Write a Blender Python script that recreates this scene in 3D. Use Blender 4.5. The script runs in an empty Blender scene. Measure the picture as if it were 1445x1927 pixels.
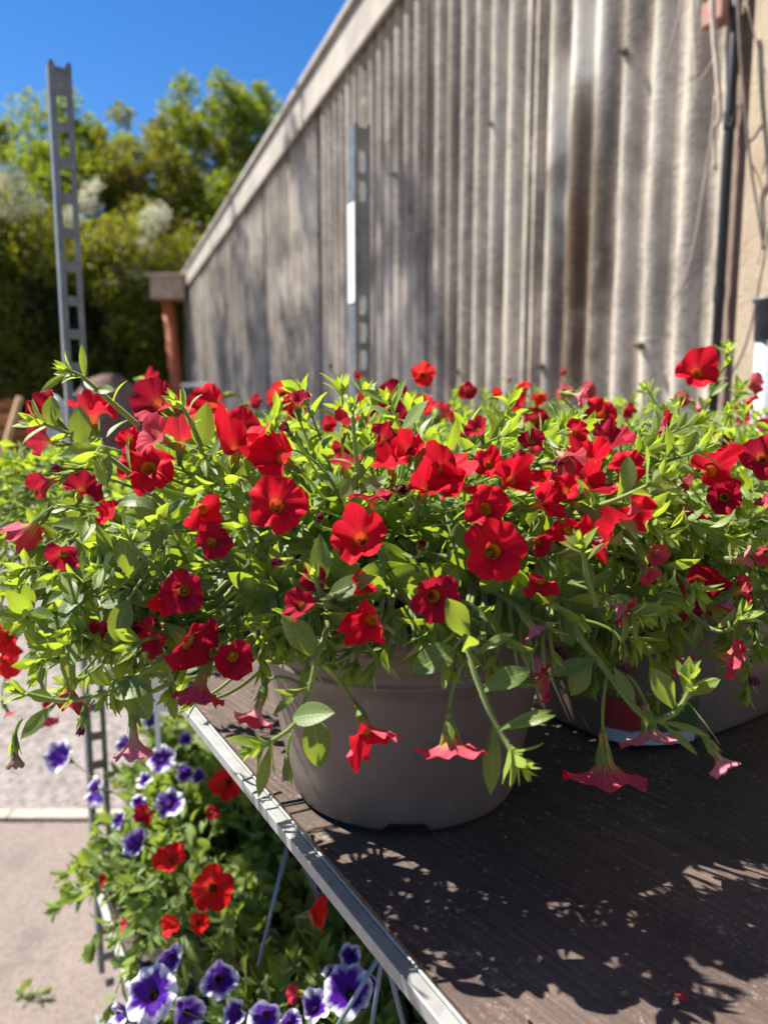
import bpy, math, random
import numpy as np
from mathutils import Vector, Matrix

# ------------------------------------------------------------------ camera, sky, sun, exposure
scene = bpy.context.scene
COL = scene.collection
R_ = math.radians
FPX, CX, CY = 1450.0, 722.5, 963.5          # the photo's focal length and centre, in its pixels
CAMZ, PITCH = 1.30, R_(8)
cam_d = bpy.data.cameras.new('camera'); cam = bpy.data.objects.new('camera', cam_d); COL.objects.link(cam)
cam.location = (0, 0, CAMZ); cam.rotation_euler = (R_(90) - PITCH, 0, 0)
cam_d.sensor_fit = 'VERTICAL'; cam_d.sensor_height = 36.0; cam_d.lens = FPX / 1927 * 36
cam_d.clip_start = 0.02; cam_d.clip_end = 400
cam_d.dof.use_dof = True; cam_d.dof.focus_distance = 0.50; cam_d.dof.aperture_fstop = 6.4
scene.camera = cam

SUN_AZ = Vector((-0.925, 0.38)).normalized(); SUN_EL = R_(55)
w = bpy.data.worlds.new('World'); scene.world = w; w.use_nodes = True
nt = w.node_tree; bg = nt.nodes['Background']
sky = nt.nodes.new('ShaderNodeTexSky'); sky.sky_type = 'NISHITA'; sky.sun_disc = False
sky.sun_elevation = SUN_EL; sky.sun_rotation = math.atan2(SUN_AZ.x, SUN_AZ.y)
sky.air_density = 1.0; sky.dust_density = 0.15; sky.ozone_density = 3.0
hsv = nt.nodes.new('ShaderNodeHueSaturation'); hsv.inputs['Saturation'].default_value = 1.36; hsv.inputs['Hue'].default_value = .508; hsv.inputs['Value'].default_value = 1.12
nt.links.new(sky.outputs[0], hsv.inputs['Color']); nt.links.new(hsv.outputs[0], bg.inputs[0])
bg.inputs[1].default_value = 0.052
sl = bpy.data.lights.new('sun', 'SUN'); sl.energy = 5.0; sl.angle = R_(0.53); sl.color = (1.0, 0.95, 0.87)
so = bpy.data.objects.new('sun', sl); COL.objects.link(so)
SUNV = Vector((SUN_AZ.x * math.cos(SUN_EL), SUN_AZ.y * math.cos(SUN_EL), math.sin(SUN_EL)))
so.rotation_euler = SUNV.to_track_quat('Z', 'Y').to_euler(); so.location = (-3, 2, 6)
scene.view_settings.view_transform = 'Standard'; scene.view_settings.look = 'None'
scene.view_settings.exposure = 1.4; scene.view_settings.gamma = 1.0
scene.render.engine = 'CYCLES'
scene.cycles.max_bounces = 8; scene.cycles.transmission_bounces = 6; scene.cycles.transparent_max_bounces = 8

# ------------------------------------------------------------------ helpers
O = np.array([0, 0, CAMZ])
def ray(px, py):
    a, b = (px - CX) / FPX, -(py - CY) / FPX
    c, s = math.cos(PITCH), math.sin(PITCH)
    return np.array([a, c + b * s, -s + b * c])
def at(px, py, y):                  # point at distance y in front of the camera plane y=0
    r = ray(px, py); return O + r * (y / r[1])
def atz(px, py, z):                 # point on the level z
    r = ray(px, py); return O + r * ((z - CAMZ) / r[2])
def nrm(v):
    v = np.asarray(v, float); return v / (np.linalg.norm(v) + 1e-12)
rnd = random.Random(11)

def tag(o, label=None, cat=None, group=None, kind=None):
    if label: o['label'] = label
    if cat: o['category'] = cat
    if group: o['group'] = group
    if kind: o['kind'] = kind
    return o
def empty(name, loc=(0, 0, 0)):
    o = bpy.data.objects.new(name, None); COL.objects.link(o); o.location = tuple(loc); o.empty_display_size = 0.05
    return o

class MB:
    """collects shapes and links them as one mesh object"""
    def __init__(s): s.v = []; s.f = []; s.uv = []; s.tint = []; s.n = 0; s.mi = []
    def add(s, v, f, uv=None, tint=0.5, mi=0):
        v = np.asarray(v, float); k = len(v)
        s.v.append(v); s.uv.append(np.zeros((k, 2)) if uv is None else np.asarray(uv, float))
        s.tint.append(np.full(k, tint) if np.isscalar(tint) else np.asarray(tint, float))
        n = s.n
        for q in f: s.f.append(tuple(i + n for i in q))
        s.mi += [mi] * len(f)
        s.n += k
    def box(s, c, size, ax=None, mi=0):
        c = np.asarray(c, float); h = np.asarray(size, float) / 2
        ax = np.eye(3) if ax is None else np.asarray(ax, float)
        p = [c + sx * h[0] * ax[0] + sy * h[1] * ax[1] + sz * h[2] * ax[2] for sx in (-1, 1) for sy in (-1, 1) for sz in (-1, 1)]
        s.add(p, [(0, 1, 3, 2), (4, 6, 7, 5), (0, 4, 5, 1), (2, 3, 7, 6), (0, 2, 6, 4), (1, 5, 7, 3)], mi=mi)
    def tube(s, pts, r0, r1=None, n=6, tint=0.5, mi=0, cap=True):
        pts = [np.asarray(p, float) for p in pts]; r1 = r0 if r1 is None else r1
        m = len(pts); t0 = nrm(pts[1] - pts[0]); a = np.array([0, 0, 1.0]) if abs(t0[2]) < .9 else np.array([1.0, 0, 0])
        u = nrm(np.cross(t0, a)); V = []; UV = []; L = 0
        for i in range(m):
            t = nrm(pts[min(i + 1, m - 1)] - pts[max(i - 1, 0)])
            u = nrm(u - t * np.dot(u, t)); w_ = np.cross(t, u); r = r0 + (r1 - r0) * i / (m - 1)
            if i: L += np.linalg.norm(pts[i] - pts[i - 1])
            for k in range(n):
                an = 2 * math.pi * k / n; V.append(pts[i] + r * (math.cos(an) * u + math.sin(an) * w_)); UV.append((k / n, L))
        F = [(i * n + k, i * n + (k + 1) % n, (i + 1) * n + (k + 1) % n, (i + 1) * n + k) for i in range(m - 1) for k in range(n)]
        if cap: F += [tuple(range(n))[::-1], tuple((m - 1) * n + k for k in range(n))]
        s.add(V, F, UV, tint, mi)
    def lathe(s, prof, c, n=72, mi=0, close=False):
        c = np.asarray(c, float); V = []; UV = []
        for j, (r, z) in enumerate(prof):
            for k in range(n):
                a = 2 * math.pi * k / n; V.append(c + np.array([r * math.cos(a), r * math.sin(a), z])); UV.append((k / n, z))
        F = [(j * n + k, j * n + (k + 1) % n, (j + 1) * n + (k + 1) % n, (j + 1) * n + k) for j in range(len(prof) - 1) for k in range(n)]
        if close: F.append(tuple((len(prof) - 1) * n + k for k in range(n)))
        s.add(V, F, UV, mi=mi)
    def build(s, name, mat, parent=None, smooth=False, bevel=0.0, loc=None):
        me = bpy.data.meshes.new(name)
        V = np.concatenate(s.v); off = np.zeros(3)
        if loc is not None: off = np.asarray(loc, float)
        elif parent is not None: off = np.array(worldloc(parent))
        me.from_pydata((V - off).tolist(), [], s.f)
        UV = np.concatenate(s.uv); T = np.concatenate(s.tint)
        li = np.zeros(len(me.loops), dtype=np.int32); me.loops.foreach_get('vertex_index', li)
        ul = me.uv_layers.new(name='UVMap'); ul.data.foreach_set('uv', UV[li].ravel())
        at_ = me.attributes.new('tint', 'FLOAT', 'POINT'); at_.data.foreach_set('value', T)
        mats = mat if isinstance(mat, (list, tuple)) else [mat]
        for m in mats: me.materials.append(m)
        if len(mats) > 1: me.polygons.foreach_set('material_index', np.array(s.mi, dtype=np.int32))
        if smooth: me.polygons.foreach_set('use_smooth', np.ones(len(me.polygons), dtype=bool))
        me.update()
        o = bpy.data.objects.new(name, me); COL.objects.link(o)
        if parent is not None: o.parent = parent
        elif loc is not None: o.location = tuple(off)
        if bevel:
            b = o.modifiers.new('bevel', 'BEVEL'); b.width = bevel; b.segments = 2; b.limit_method = 'ANGLE'
        return o
def worldloc(o):
    p = Vector(o.location)
    while o.parent is not None: o = o.parent; p += Vector(o.location)
    return p

# ---- node material helper
class NM:
    def __init__(s, name):
        s.m = bpy.data.materials.new(name); s.m.use_nodes = True; s.t = s.m.node_tree; s.b = s.t.nodes['Principled BSDF']; s.out = s.t.nodes['Material Output']
        s.tc = s.t.nodes.new('ShaderNodeTexCoord')
    def node(s, ty, ins=None, **kw):
        n = s.t.nodes.new(ty)
        for k, v in kw.items(): setattr(n, k, v)
        for k, v in (ins or {}).items():
            sock = n.inputs[k]
            if isinstance(v, bpy.types.NodeSocket): s.t.links.new(v, sock)
            else: sock.default_value = v
        return n
    def link(s, a, b): s.t.links.new(a, b)
    def mapping(s, src, scale=(1, 1, 1), loc=(0, 0, 0)):
        return s.node('ShaderNodeMapping', {'Vector': src, 'Scale': scale, 'Location': loc}).outputs[0]
    def noise(s, vec, scale=5, detail=4, rough=.55, dist=0):
        return s.node('ShaderNodeTexNoise', {'Vector': vec, 'Scale': scale, 'Detail': detail, 'Roughness': rough, 'Distortion': dist}).outputs[0]
    def vor(s, vec, scale=5, out=0, feature='F1'):
        return s.node('ShaderNodeTexVoronoi', {'Vector': vec, 'Scale': scale}, feature=feature).outputs[out]
    def ramp(s, fac, stops, interp='LINEAR'):
        n = s.node('ShaderNodeValToRGB', {'Fac': fac}); cr = n.color_ramp; cr.interpolation = interp
        while len(cr.elements) < len(stops): cr.elements.new(.5)
        for e, (p, c) in zip(cr.elements, stops):
            e.position = p; e.color = (c, c, c, 1) if np.isscalar(c) else (*c, 1)
        return n.outputs[0]
    def mix(s, fac, a, b, mode='MIX'):
        n = s.node('ShaderNodeMix', data_type='RGBA', blend_type=mode)
        for k, v in ((0, fac), (6, a), (7, b)):
            if isinstance(v, bpy.types.NodeSocket): s.t.links.new(v, n.inputs[k])
            elif k == 0: n.inputs[k].default_value = v
            else: n.inputs[k].default_value = (*v, 1)
        return n.outputs[2]
    def math(s, op, a, b=0.0, c=0.0, clamp=False):
        n = s.node('ShaderNodeMath', operation=op, use_clamp=clamp)
        for k, v in enumerate((a, b, c)):
            if isinstance(v, bpy.types.NodeSocket): s.t.links.new(v, n.inputs[k])
            else: n.inputs[k].default_value = v
        return n.outputs[0]
    def bump(s, h, strength=.3, dist=.002, normal=None):
        ins = {'Height': h, 'Strength': strength, 'Distance': dist}
        if normal is not None: ins['Normal'] = normal
        n = s.node('ShaderNodeBump', ins).outputs[0]; s.link(n, s.b.inputs['Normal']); return n
    def set(s, **kw):
        for k, v in kw.items():
            sock = s.b.inputs[k.replace('_', ' ')]
            if isinstance(v, bpy.types.NodeSocket): s.link(v, sock)
            elif isinstance(v, tuple) and len(v) == 3: sock.default_value = (*v, 1)
            else: sock.default_value = v
        return s
    def attr(s, name): return s.node('ShaderNodeAttribute', attribute_name=name).outputs['Fac']
    def uv(s): return s.tc.outputs['UV']
    def obj(s): return s.tc.outputs['Object']
    def wpos(s): return s.node('ShaderNodeNewGeometry').outputs['Position']
    def sep(s, v): return s.node('ShaderNodeSeparateXYZ', {'Vector': v}).outputs
    def translucent(s, col, fac, normal=None):
        tr = s.node('ShaderNodeBsdfTranslucent')
        if isinstance(col, bpy.types.NodeSocket): s.link(col, tr.inputs[0])
        else: tr.inputs[0].default_value = (*col, 1)
        mx = s.node('ShaderNodeMixShader', {'Fac': fac}); s.link(s.b.outputs[0], mx.inputs[1]); s.link(tr.outputs[0], mx.inputs[2])
        s.link(mx.outputs[0], s.out.inputs['Surface'])

def simple(name, col, rough=.6, metal=0.0, var=.25, scale=30, bump=.1, bd=.001):
    n = NM(name); p = n.wpos(); z = n.noise(p, scale, 5, .6)
    c0 = tuple(c * (1 - var) for c in col); c1 = tuple(min(1, c * (1 + var)) for c in col)
    n.set(Base_Color=n.ramp(z, [(.3, c0), (.7, c1)]), Roughness=rough, Metallic=metal)
    if bump: n.bump(z, bump, bd)
    return n.m

# ------------------------------------------------------------------ materials
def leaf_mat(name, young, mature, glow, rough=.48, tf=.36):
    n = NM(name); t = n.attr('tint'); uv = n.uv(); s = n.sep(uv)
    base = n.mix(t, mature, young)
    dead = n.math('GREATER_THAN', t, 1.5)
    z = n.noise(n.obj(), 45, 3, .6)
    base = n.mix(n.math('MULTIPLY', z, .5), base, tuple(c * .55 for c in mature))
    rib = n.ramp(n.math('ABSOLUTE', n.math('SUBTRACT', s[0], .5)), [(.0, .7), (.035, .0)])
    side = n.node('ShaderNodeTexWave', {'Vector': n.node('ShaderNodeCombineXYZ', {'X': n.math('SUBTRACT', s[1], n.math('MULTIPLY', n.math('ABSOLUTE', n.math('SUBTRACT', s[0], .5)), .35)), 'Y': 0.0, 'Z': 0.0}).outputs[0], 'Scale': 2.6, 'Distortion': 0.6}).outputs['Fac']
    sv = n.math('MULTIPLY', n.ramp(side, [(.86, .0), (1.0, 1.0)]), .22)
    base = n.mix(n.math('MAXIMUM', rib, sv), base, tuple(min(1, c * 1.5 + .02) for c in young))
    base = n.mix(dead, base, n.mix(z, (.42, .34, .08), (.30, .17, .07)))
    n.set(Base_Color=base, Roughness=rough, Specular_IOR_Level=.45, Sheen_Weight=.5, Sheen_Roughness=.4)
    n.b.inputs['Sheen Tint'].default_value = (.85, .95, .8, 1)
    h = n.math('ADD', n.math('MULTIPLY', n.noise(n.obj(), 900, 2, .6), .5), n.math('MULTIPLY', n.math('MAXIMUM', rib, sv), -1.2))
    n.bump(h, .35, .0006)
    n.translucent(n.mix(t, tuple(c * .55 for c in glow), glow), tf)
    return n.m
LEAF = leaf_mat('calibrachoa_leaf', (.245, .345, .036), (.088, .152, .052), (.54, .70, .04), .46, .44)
PLEAF = leaf_mat('petunia_leaf', (.24, .33, .06), (.14, .22, .05), (.42, .55, .06), .6, .38)
STEM = leaf_mat('green_stem', (.26, .34, .06), (.12, .18, .04), (.40, .50, .08), .6, .25)

def petal_mat(name, front, back, throat, ring, rim=None, tubeout=(.55, .42, .08), glow=None, veins=.35, eye=.40, browned=0.0):
    n = NM(name); uv = n.uv(); s = n.sep(uv); u, v = s[0], s[1]
    vv = n.node('ShaderNodeCombineXYZ', {'X': n.math('MULTIPLY', u, 60.0), 'Y': n.math('MULTIPLY', v, 2.2), 'Z': n.attr('tint')}).outputs[0]
    vein = n.ramp(n.noise(vv, 1.0, 3, .6, .4), [(.42, 0.0), (.62, 1.0)])
    fr = n.mix(n.math('MULTIPLY', vein, veins), front, tuple(c * .45 for c in front))
    blot = n.noise(n.obj(), 90, 2, .5)
    fr = n.mix(n.math('MULTIPLY', blot, .35), fr, tuple(min(1, c * 1.25 + .003) for c in front))
    if rim:
        z = n.math('ADD', v, n.math('MULTIPLY', n.math('SUBTRACT', n.noise(n.node('ShaderNodeCombineXYZ', {'X': n.math('MULTIPLY', u, 9.0), 'Y': n.attr('tint'), 'Z': v}).outputs[0], 1.0, 3), .5), .85))
        fr = n.mix(n.ramp(z, [(.72, 0.0), (.93, 1.0)]), fr, rim)
    fr = n.mix(n.ramp(v, [(.36, .5), (.60, 0.0)]), fr, tuple(c * .28 for c in front))
    e0, e1 = eye - .035, eye + .03
    fr = n.mix(n.ramp(v, [(e0, 1.0), (e1, 0.0)]), fr, n.mix(vein, throat, tuple(c * .5 for c in throat)))
    rg = n.ramp(v, [(e0, 0.0), (e1, .5), (e1 + .08, 0.0)])
    fr = n.mix(rg, fr, ring)
    bk = n.mix(n.math('MULTIPLY', vein, .6), back, tuple(c * .45 for c in back))
    if rim: bk = n.mix(n.ramp(v, [(.8, 0.0), (.9, 1.0)]), bk, tuple(c * .9 for c in rim))
    bk = n.mix(n.ramp(v, [(.30, 1.0), (.62, 0.0)]), bk, n.mix(n.ramp(vein, [(.2, 0.0), (.7, .8)]), tubeout, (.10, .02, .03)))
    if browned:
        bz = n.ramp(n.math('ADD', n.math('MULTIPLY', v, .8), n.math('MULTIPLY', n.noise(n.obj(), 160, 4, .7), .75)), [(1.12, 0.0), (1.2, browned)])
        fr = n.mix(bz, fr, (.55, .36, .27))
    g = n.node('ShaderNodeNewGeometry').outputs['Backfacing']
    n.set(Base_Color=n.mix(g, fr, bk), Roughness=.6, Specular_IOR_Level=.12, Sheen_Weight=.06, Sheen_Roughness=.4)
    n.b.inputs['Sheen Tint'].default_value = (1, .3, .4, 1) if front[0] > front[2] else (.8, .7, 1, 1)
    n.bump(n.math('ADD', n.math('MULTIPLY', vein, .6), n.noise(n.obj(), 500, 2)), .35, .0005)
    n.translucent(n.mix(.25, glow or front, bk), .30)
    return n.m
RED = petal_mat('red_petal', (.66, .0008, .018), (.62, .085, .12), (.72, .40, .012), (.12, .001, .006), browned=.6, veins=.55, glow=(.75, .001, .02))
DRED = petal_mat('crimson_petal', (.36, .001, .022), (.48, .075, .12), (.72, .40, .012), (.05, .001, .006), browned=.9, veins=.6, glow=(.5, .001, .02))
PINK = petal_mat('faded_pink_petal', (.48, .02, .05), (.68, .24, .28), (.6, .3, .03), (.15, .02, .03), tubeout=(.62, .48, .22), glow=(.6, .10, .12))
PLUM = petal_mat('wilted_petal', (.11, .008, .02), (.14, .028, .06), (.3, .15, .03), (.03, .005, .01), tubeout=(.42, .32, .10), glow=(.15, .01, .03))
TAN = petal_mat('dried_petal', (.30, .16, .10), (.42, .27, .20), (.3, .2, .1), (.1, .05, .03), tubeout=(.36, .30, .14), glow=(.3, .15, .1))
PURP = petal_mat('purple_petal', (.060, .004, .24), (.24, .16, .46), (.05, .01, .08), (.02, .004, .06), rim=(.82, .80, .86), tubeout=(.4, .3, .5), glow=(.12, .01, .45), veins=.5, eye=.30)
PRED = petal_mat('petunia_red_petal', (.80, .006, .012), (.75, .16, .16), (.10, .01, .01), (.2, .004, .006), glow=(.9, .02, .02), eye=.26)
ANTH = simple('yellow_anther', (.66, .55, .08), .7)

# ------------------------------------------------------------------ leaf, stem and flower builders
NR, NC = 7, 5
_s = np.linspace(0, 1, NR); _t = np.linspace(-1, 1, NC)
LF = [(i * NC + j, i * NC + j + 1, (i + 1) * NC + j + 1, (i + 1) * NC + j) for i in range(NR - 1) for j in range(NC - 1)]
LUV = np.array([((t + 1) / 2, s) for s in _s for t in _t])
def wprof(kind):
    if kind == 'long': w_ = np.array([.16, .42, .78, 1.0, .92, .58, .04])
    elif kind == 'narrow': w_ = np.array([.35, .6, .85, 1.0, .85, .5, .03])
    elif kind == 'ovate': w_ = np.array([.22, .78, 1.0, 1.0, .85, .55, .05])
    return w_
PROF = {k: wprof(k) for k in ('long', 'narrow', 'ovate')}
def leaf(mb, p, d, n, L, W, bend=.5, fold=.35, tint=.4, kind='long', twist=0.0, R=rnd):
    d = nrm(d); n = n - d * np.dot(n, d)
    if np.linalg.norm(n) < 1e-4: n = np.cross(d, [1, .3, .2])
    n = nrm(n); sd = np.cross(d, n)
    if twist: sd, n = sd * math.cos(twist) + n * math.sin(twist), n * math.cos(twist) - sd * math.sin(twist)
    w_ = PROF[kind] * W / 2
    if L > .02 and R.random() < .010: tint = 2.0; bend = 1.6; fold = .9
    ang = bend * _s; ds = L / (NR - 1)
    y = np.concatenate([[0], np.cumsum(np.cos(ang[:-1] + bend / (2 * NR)) * ds)]); z = -np.concatenate([[0], np.cumsum(np.sin(ang[:-1] + bend / (2 * NR)) * ds)])
    X = np.outer(w_, _t)
    wav = R.uniform(-.10, .10) * W; ph = R.uniform(0, 6)
    Z = z[:, None] + fold * np.abs(X) + wav * np.outer(np.sin(_s * 7 + ph), _t ** 2 * np.sign(_t + 1e-9)) - .35 * fold * X ** 2 / (W / 2)
    Y = np.repeat(y[:, None], NC, 1)
    nz = np.cos(ang)[:, None]; 
    V = p + X.reshape(-1, 1) * sd + (Y - (fold * np.abs(X)) * np.sin(ang)[:, None] * -1 * 0).reshape(-1, 1) * d + Z.reshape(-1, 1) * n
    mb.add(V, LF, LUV, tint)

def bez(p0, p1, p2, n=10):
    t = np.linspace(0, 1, n)[:, None]
    return (1 - t) ** 2 * p0 + 2 * (1 - t) * t * p1 + t ** 2 * p2
def smooth_path(pts, m=5):
    P = [np.asarray(p, float) for p in pts]; P = [2 * P[0] - P[1]] + P + [2 * P[-1] - P[-2]]; out = []
    for i in range(1, len(P) - 2):
        for k in range(m):
            t = k / m; a, b, c, d = P[i - 1], P[i], P[i + 1], P[i + 2]
            out.append(.5 * ((2 * b) + (-a + c) * t + (2 * a - 5 * b + 4 * c - d) * t * t + (-a + 3 * b - 3 * c + d) * t ** 3))
    out.append(P[-2]); return np.array(out)

def shoot(lm, sm, path, R, r0=.0014, leaf_from=.3, gap=.012, L=.030, scale=1.0, tip=6, bright=0.0, avoid=None, kind='long', wr=.34, lowtint=.12, bare=0):
    seg = np.linalg.norm(np.diff(path, axis=0), axis=1); cum = np.concatenate([[0], np.cumsum(seg)]); T = cum[-1]
    sm.tube(path[bare:], r0 * 1.15, r0 * .6, 6, tint=min(1, .55 + bright))
    s = leaf_from * T; ph = R.uniform(0, 6.28)
    def samp(x):
        i = min(max(int(np.searchsorted(cum, x)) - 1, 0), len(seg) - 1); f = (x - cum[i]) / (seg[i] + 1e-9)
        return path[i] * (1 - f) + path[i + 1] * f, nrm(path[i + 1] - path[i])
    def frame(t):
        a = np.array([0, 0, 1.0]) if abs(t[2]) < .95 else np.array([1.0, 0, 0]); u = nrm(np.cross(t, a)); return u, np.cross(t, u)
    while s < T - .004:
        p, t = samp(s); u, v = frame(t); ph += 2.4 + R.uniform(-.4, .4); f = s / T
        o = math.cos(ph) * u + math.sin(ph) * v
        el = R.uniform(.75, 1.25) * (1.05 - .45 * f)          # angle off the stem
        d = math.cos(el) * t + math.sin(el) * o; d = nrm(d + np.array([0, 0, .12]))
        l = L * scale * (1.05 - .45 * f) * R.uniform(.75, 1.15)
        ok = avoid is None or not avoid(p + d * l * .6)
        if ok:
            n = nrm(t - d * np.dot(t, d)) + np.array([0, 0, .5])
            leaf(lm, p + o * r0 * .5, d, n, l, l * wr * R.uniform(.85, 1.2), R.uniform(.1, .9), R.uniform(.2, .5), np.clip(lowtint + .45 * f ** 1.5 + bright + R.uniform(-.1, .18), 0, 1), kind, R.uniform(-.3, .3), R)
        s += gap * R.uniform(.7, 1.3) * (1.15 - .5 * f)
    p, t = samp(T - .001); u, v = frame(t)
    for k in range(tip):                                       # the growing tip: small upright leaves
        ph += 2.4; o = math.cos(ph) * u + math.sin(ph) * v; el = .18 + .09 * k + R.uniform(-.05, .1)
        d = math.cos(el) * t + math.sin(el) * o; l = L * scale * (.34 + .05 * k) * R.uniform(.85, 1.1)
        if avoid is None or not avoid(p + d * l * .6):
            leaf(lm, p - t * .0012 * k, d, t - d * np.dot(t, d) - .0 * o, l, l * .34, R.uniform(-.2, .5), .5, np.clip(.72 + bright + R.uniform(-.15, .2), 0, 1), 'narrow', 0, R)

NA = 50
def corolla(R, flare=1.45, ruffle=.12, tube=.95, bends=(0, 0, 0, 0, 0), seed=0, notch=.13, reflex=.3, r_t=None, curl=0.0):
    """trumpet flower in its own frame: axis +Z, mouth at the origin; returns vertices, faces, uvs"""
    q = random.Random(seed); a0c = q.uniform(0, 3.14); th = np.linspace(0, 2 * math.pi, NA, endpoint=False)
    lobe = np.abs(np.sin(2.5 * th)); rt = .185 * R if r_t is None else r_t
    ph = [q.uniform(0, 6.28) for _ in range(5)]
    Ro = R * (1 - notch + notch * lobe ** .55) * (1 + .035 * np.sin(3 * th + ph[0]) + .03 * np.sin(7 * th + ph[4]))
    V = []; UV = []
    TN, LN = 5, 9
    for k in range(TN):
        f = k / TN; r = rt * (.42 + .58 * f ** 1.3); z = -tube * R * (1 - f)
        V.append(np.stack([r * np.cos(th), r * np.sin(th), np.full(NA, z)], 1)); UV += [(a / (2 * math.pi), .36 * f) for a in th]
    b = np.zeros(NA)
    for i in range(5):
        c = (i + .5) * 2 * math.pi / 5; dd = np.abs((th - c + math.pi) % (2 * math.pi) - math.pi)
        b += bends[i] * np.clip(np.cos(dd * 2.5 / 1.0 * .9), 0, 1) * (dd < .7)
    rr = np.full(NA, rt); zz = np.zeros(NA)
    for k in range(LN):
        f = k / (LN - 1)
        if k:
            phi = .45 + (flare - .45) * f ** .7 + reflex * f ** 3 + b * f
            st = (Ro - rt) / (LN - 1)
            rr = rr + st * np.sin(phi); zz = zz + st * np.cos(phi)
        z = zz + ruffle * R * f ** 2.2 * (.6 * np.sin(5 * th + ph[1]) * .5 + .5 * np.sin(8 * th + ph[2]) + .16 * np.sin(13 * th + ph[3])) + curl * (rr * np.cos(th - a0c)) ** 2 / R * f + .035 * R * f * (1 - lobe) - .07 * R * f * np.exp(-((lobe - 1) * 9) ** 2) + .05 * R * f * np.exp(-(lobe * 5) ** 2)
        V.append(np.stack([rr * np.cos(th), rr * np.sin(th), z], 1)); UV += [(a / (2 * math.pi), .36 + .64 * f) for a in th]
    m = TN + LN
    F = [(j * NA + k, (j + 1) * NA + k, (j + 1) * NA + (k + 1) % NA, j * NA + (k + 1) % NA) for j in range(m - 1) for k in range(NA)]
    return np.concatenate(V), F, UV
def basis(ax, roll=0.0):
    ax = nrm(ax); a = np.array([0, 0, 1.0]) if abs(ax[2]) < .9 else np.array([0, 1.0, 0]); u = nrm(np.cross(a, ax)); v = np.cross(ax, u)
    return np.stack([u * math.cos(roll) + v * math.sin(roll), v * math.cos(roll) - u * math.sin(roll), ax], 0)
def facing(yaw, pitch):
    y, p = R_(yaw), R_(pitch); return np.array([math.sin(y) * math.cos(p), -math.cos(y) * math.cos(p), math.sin(p)])

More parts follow.
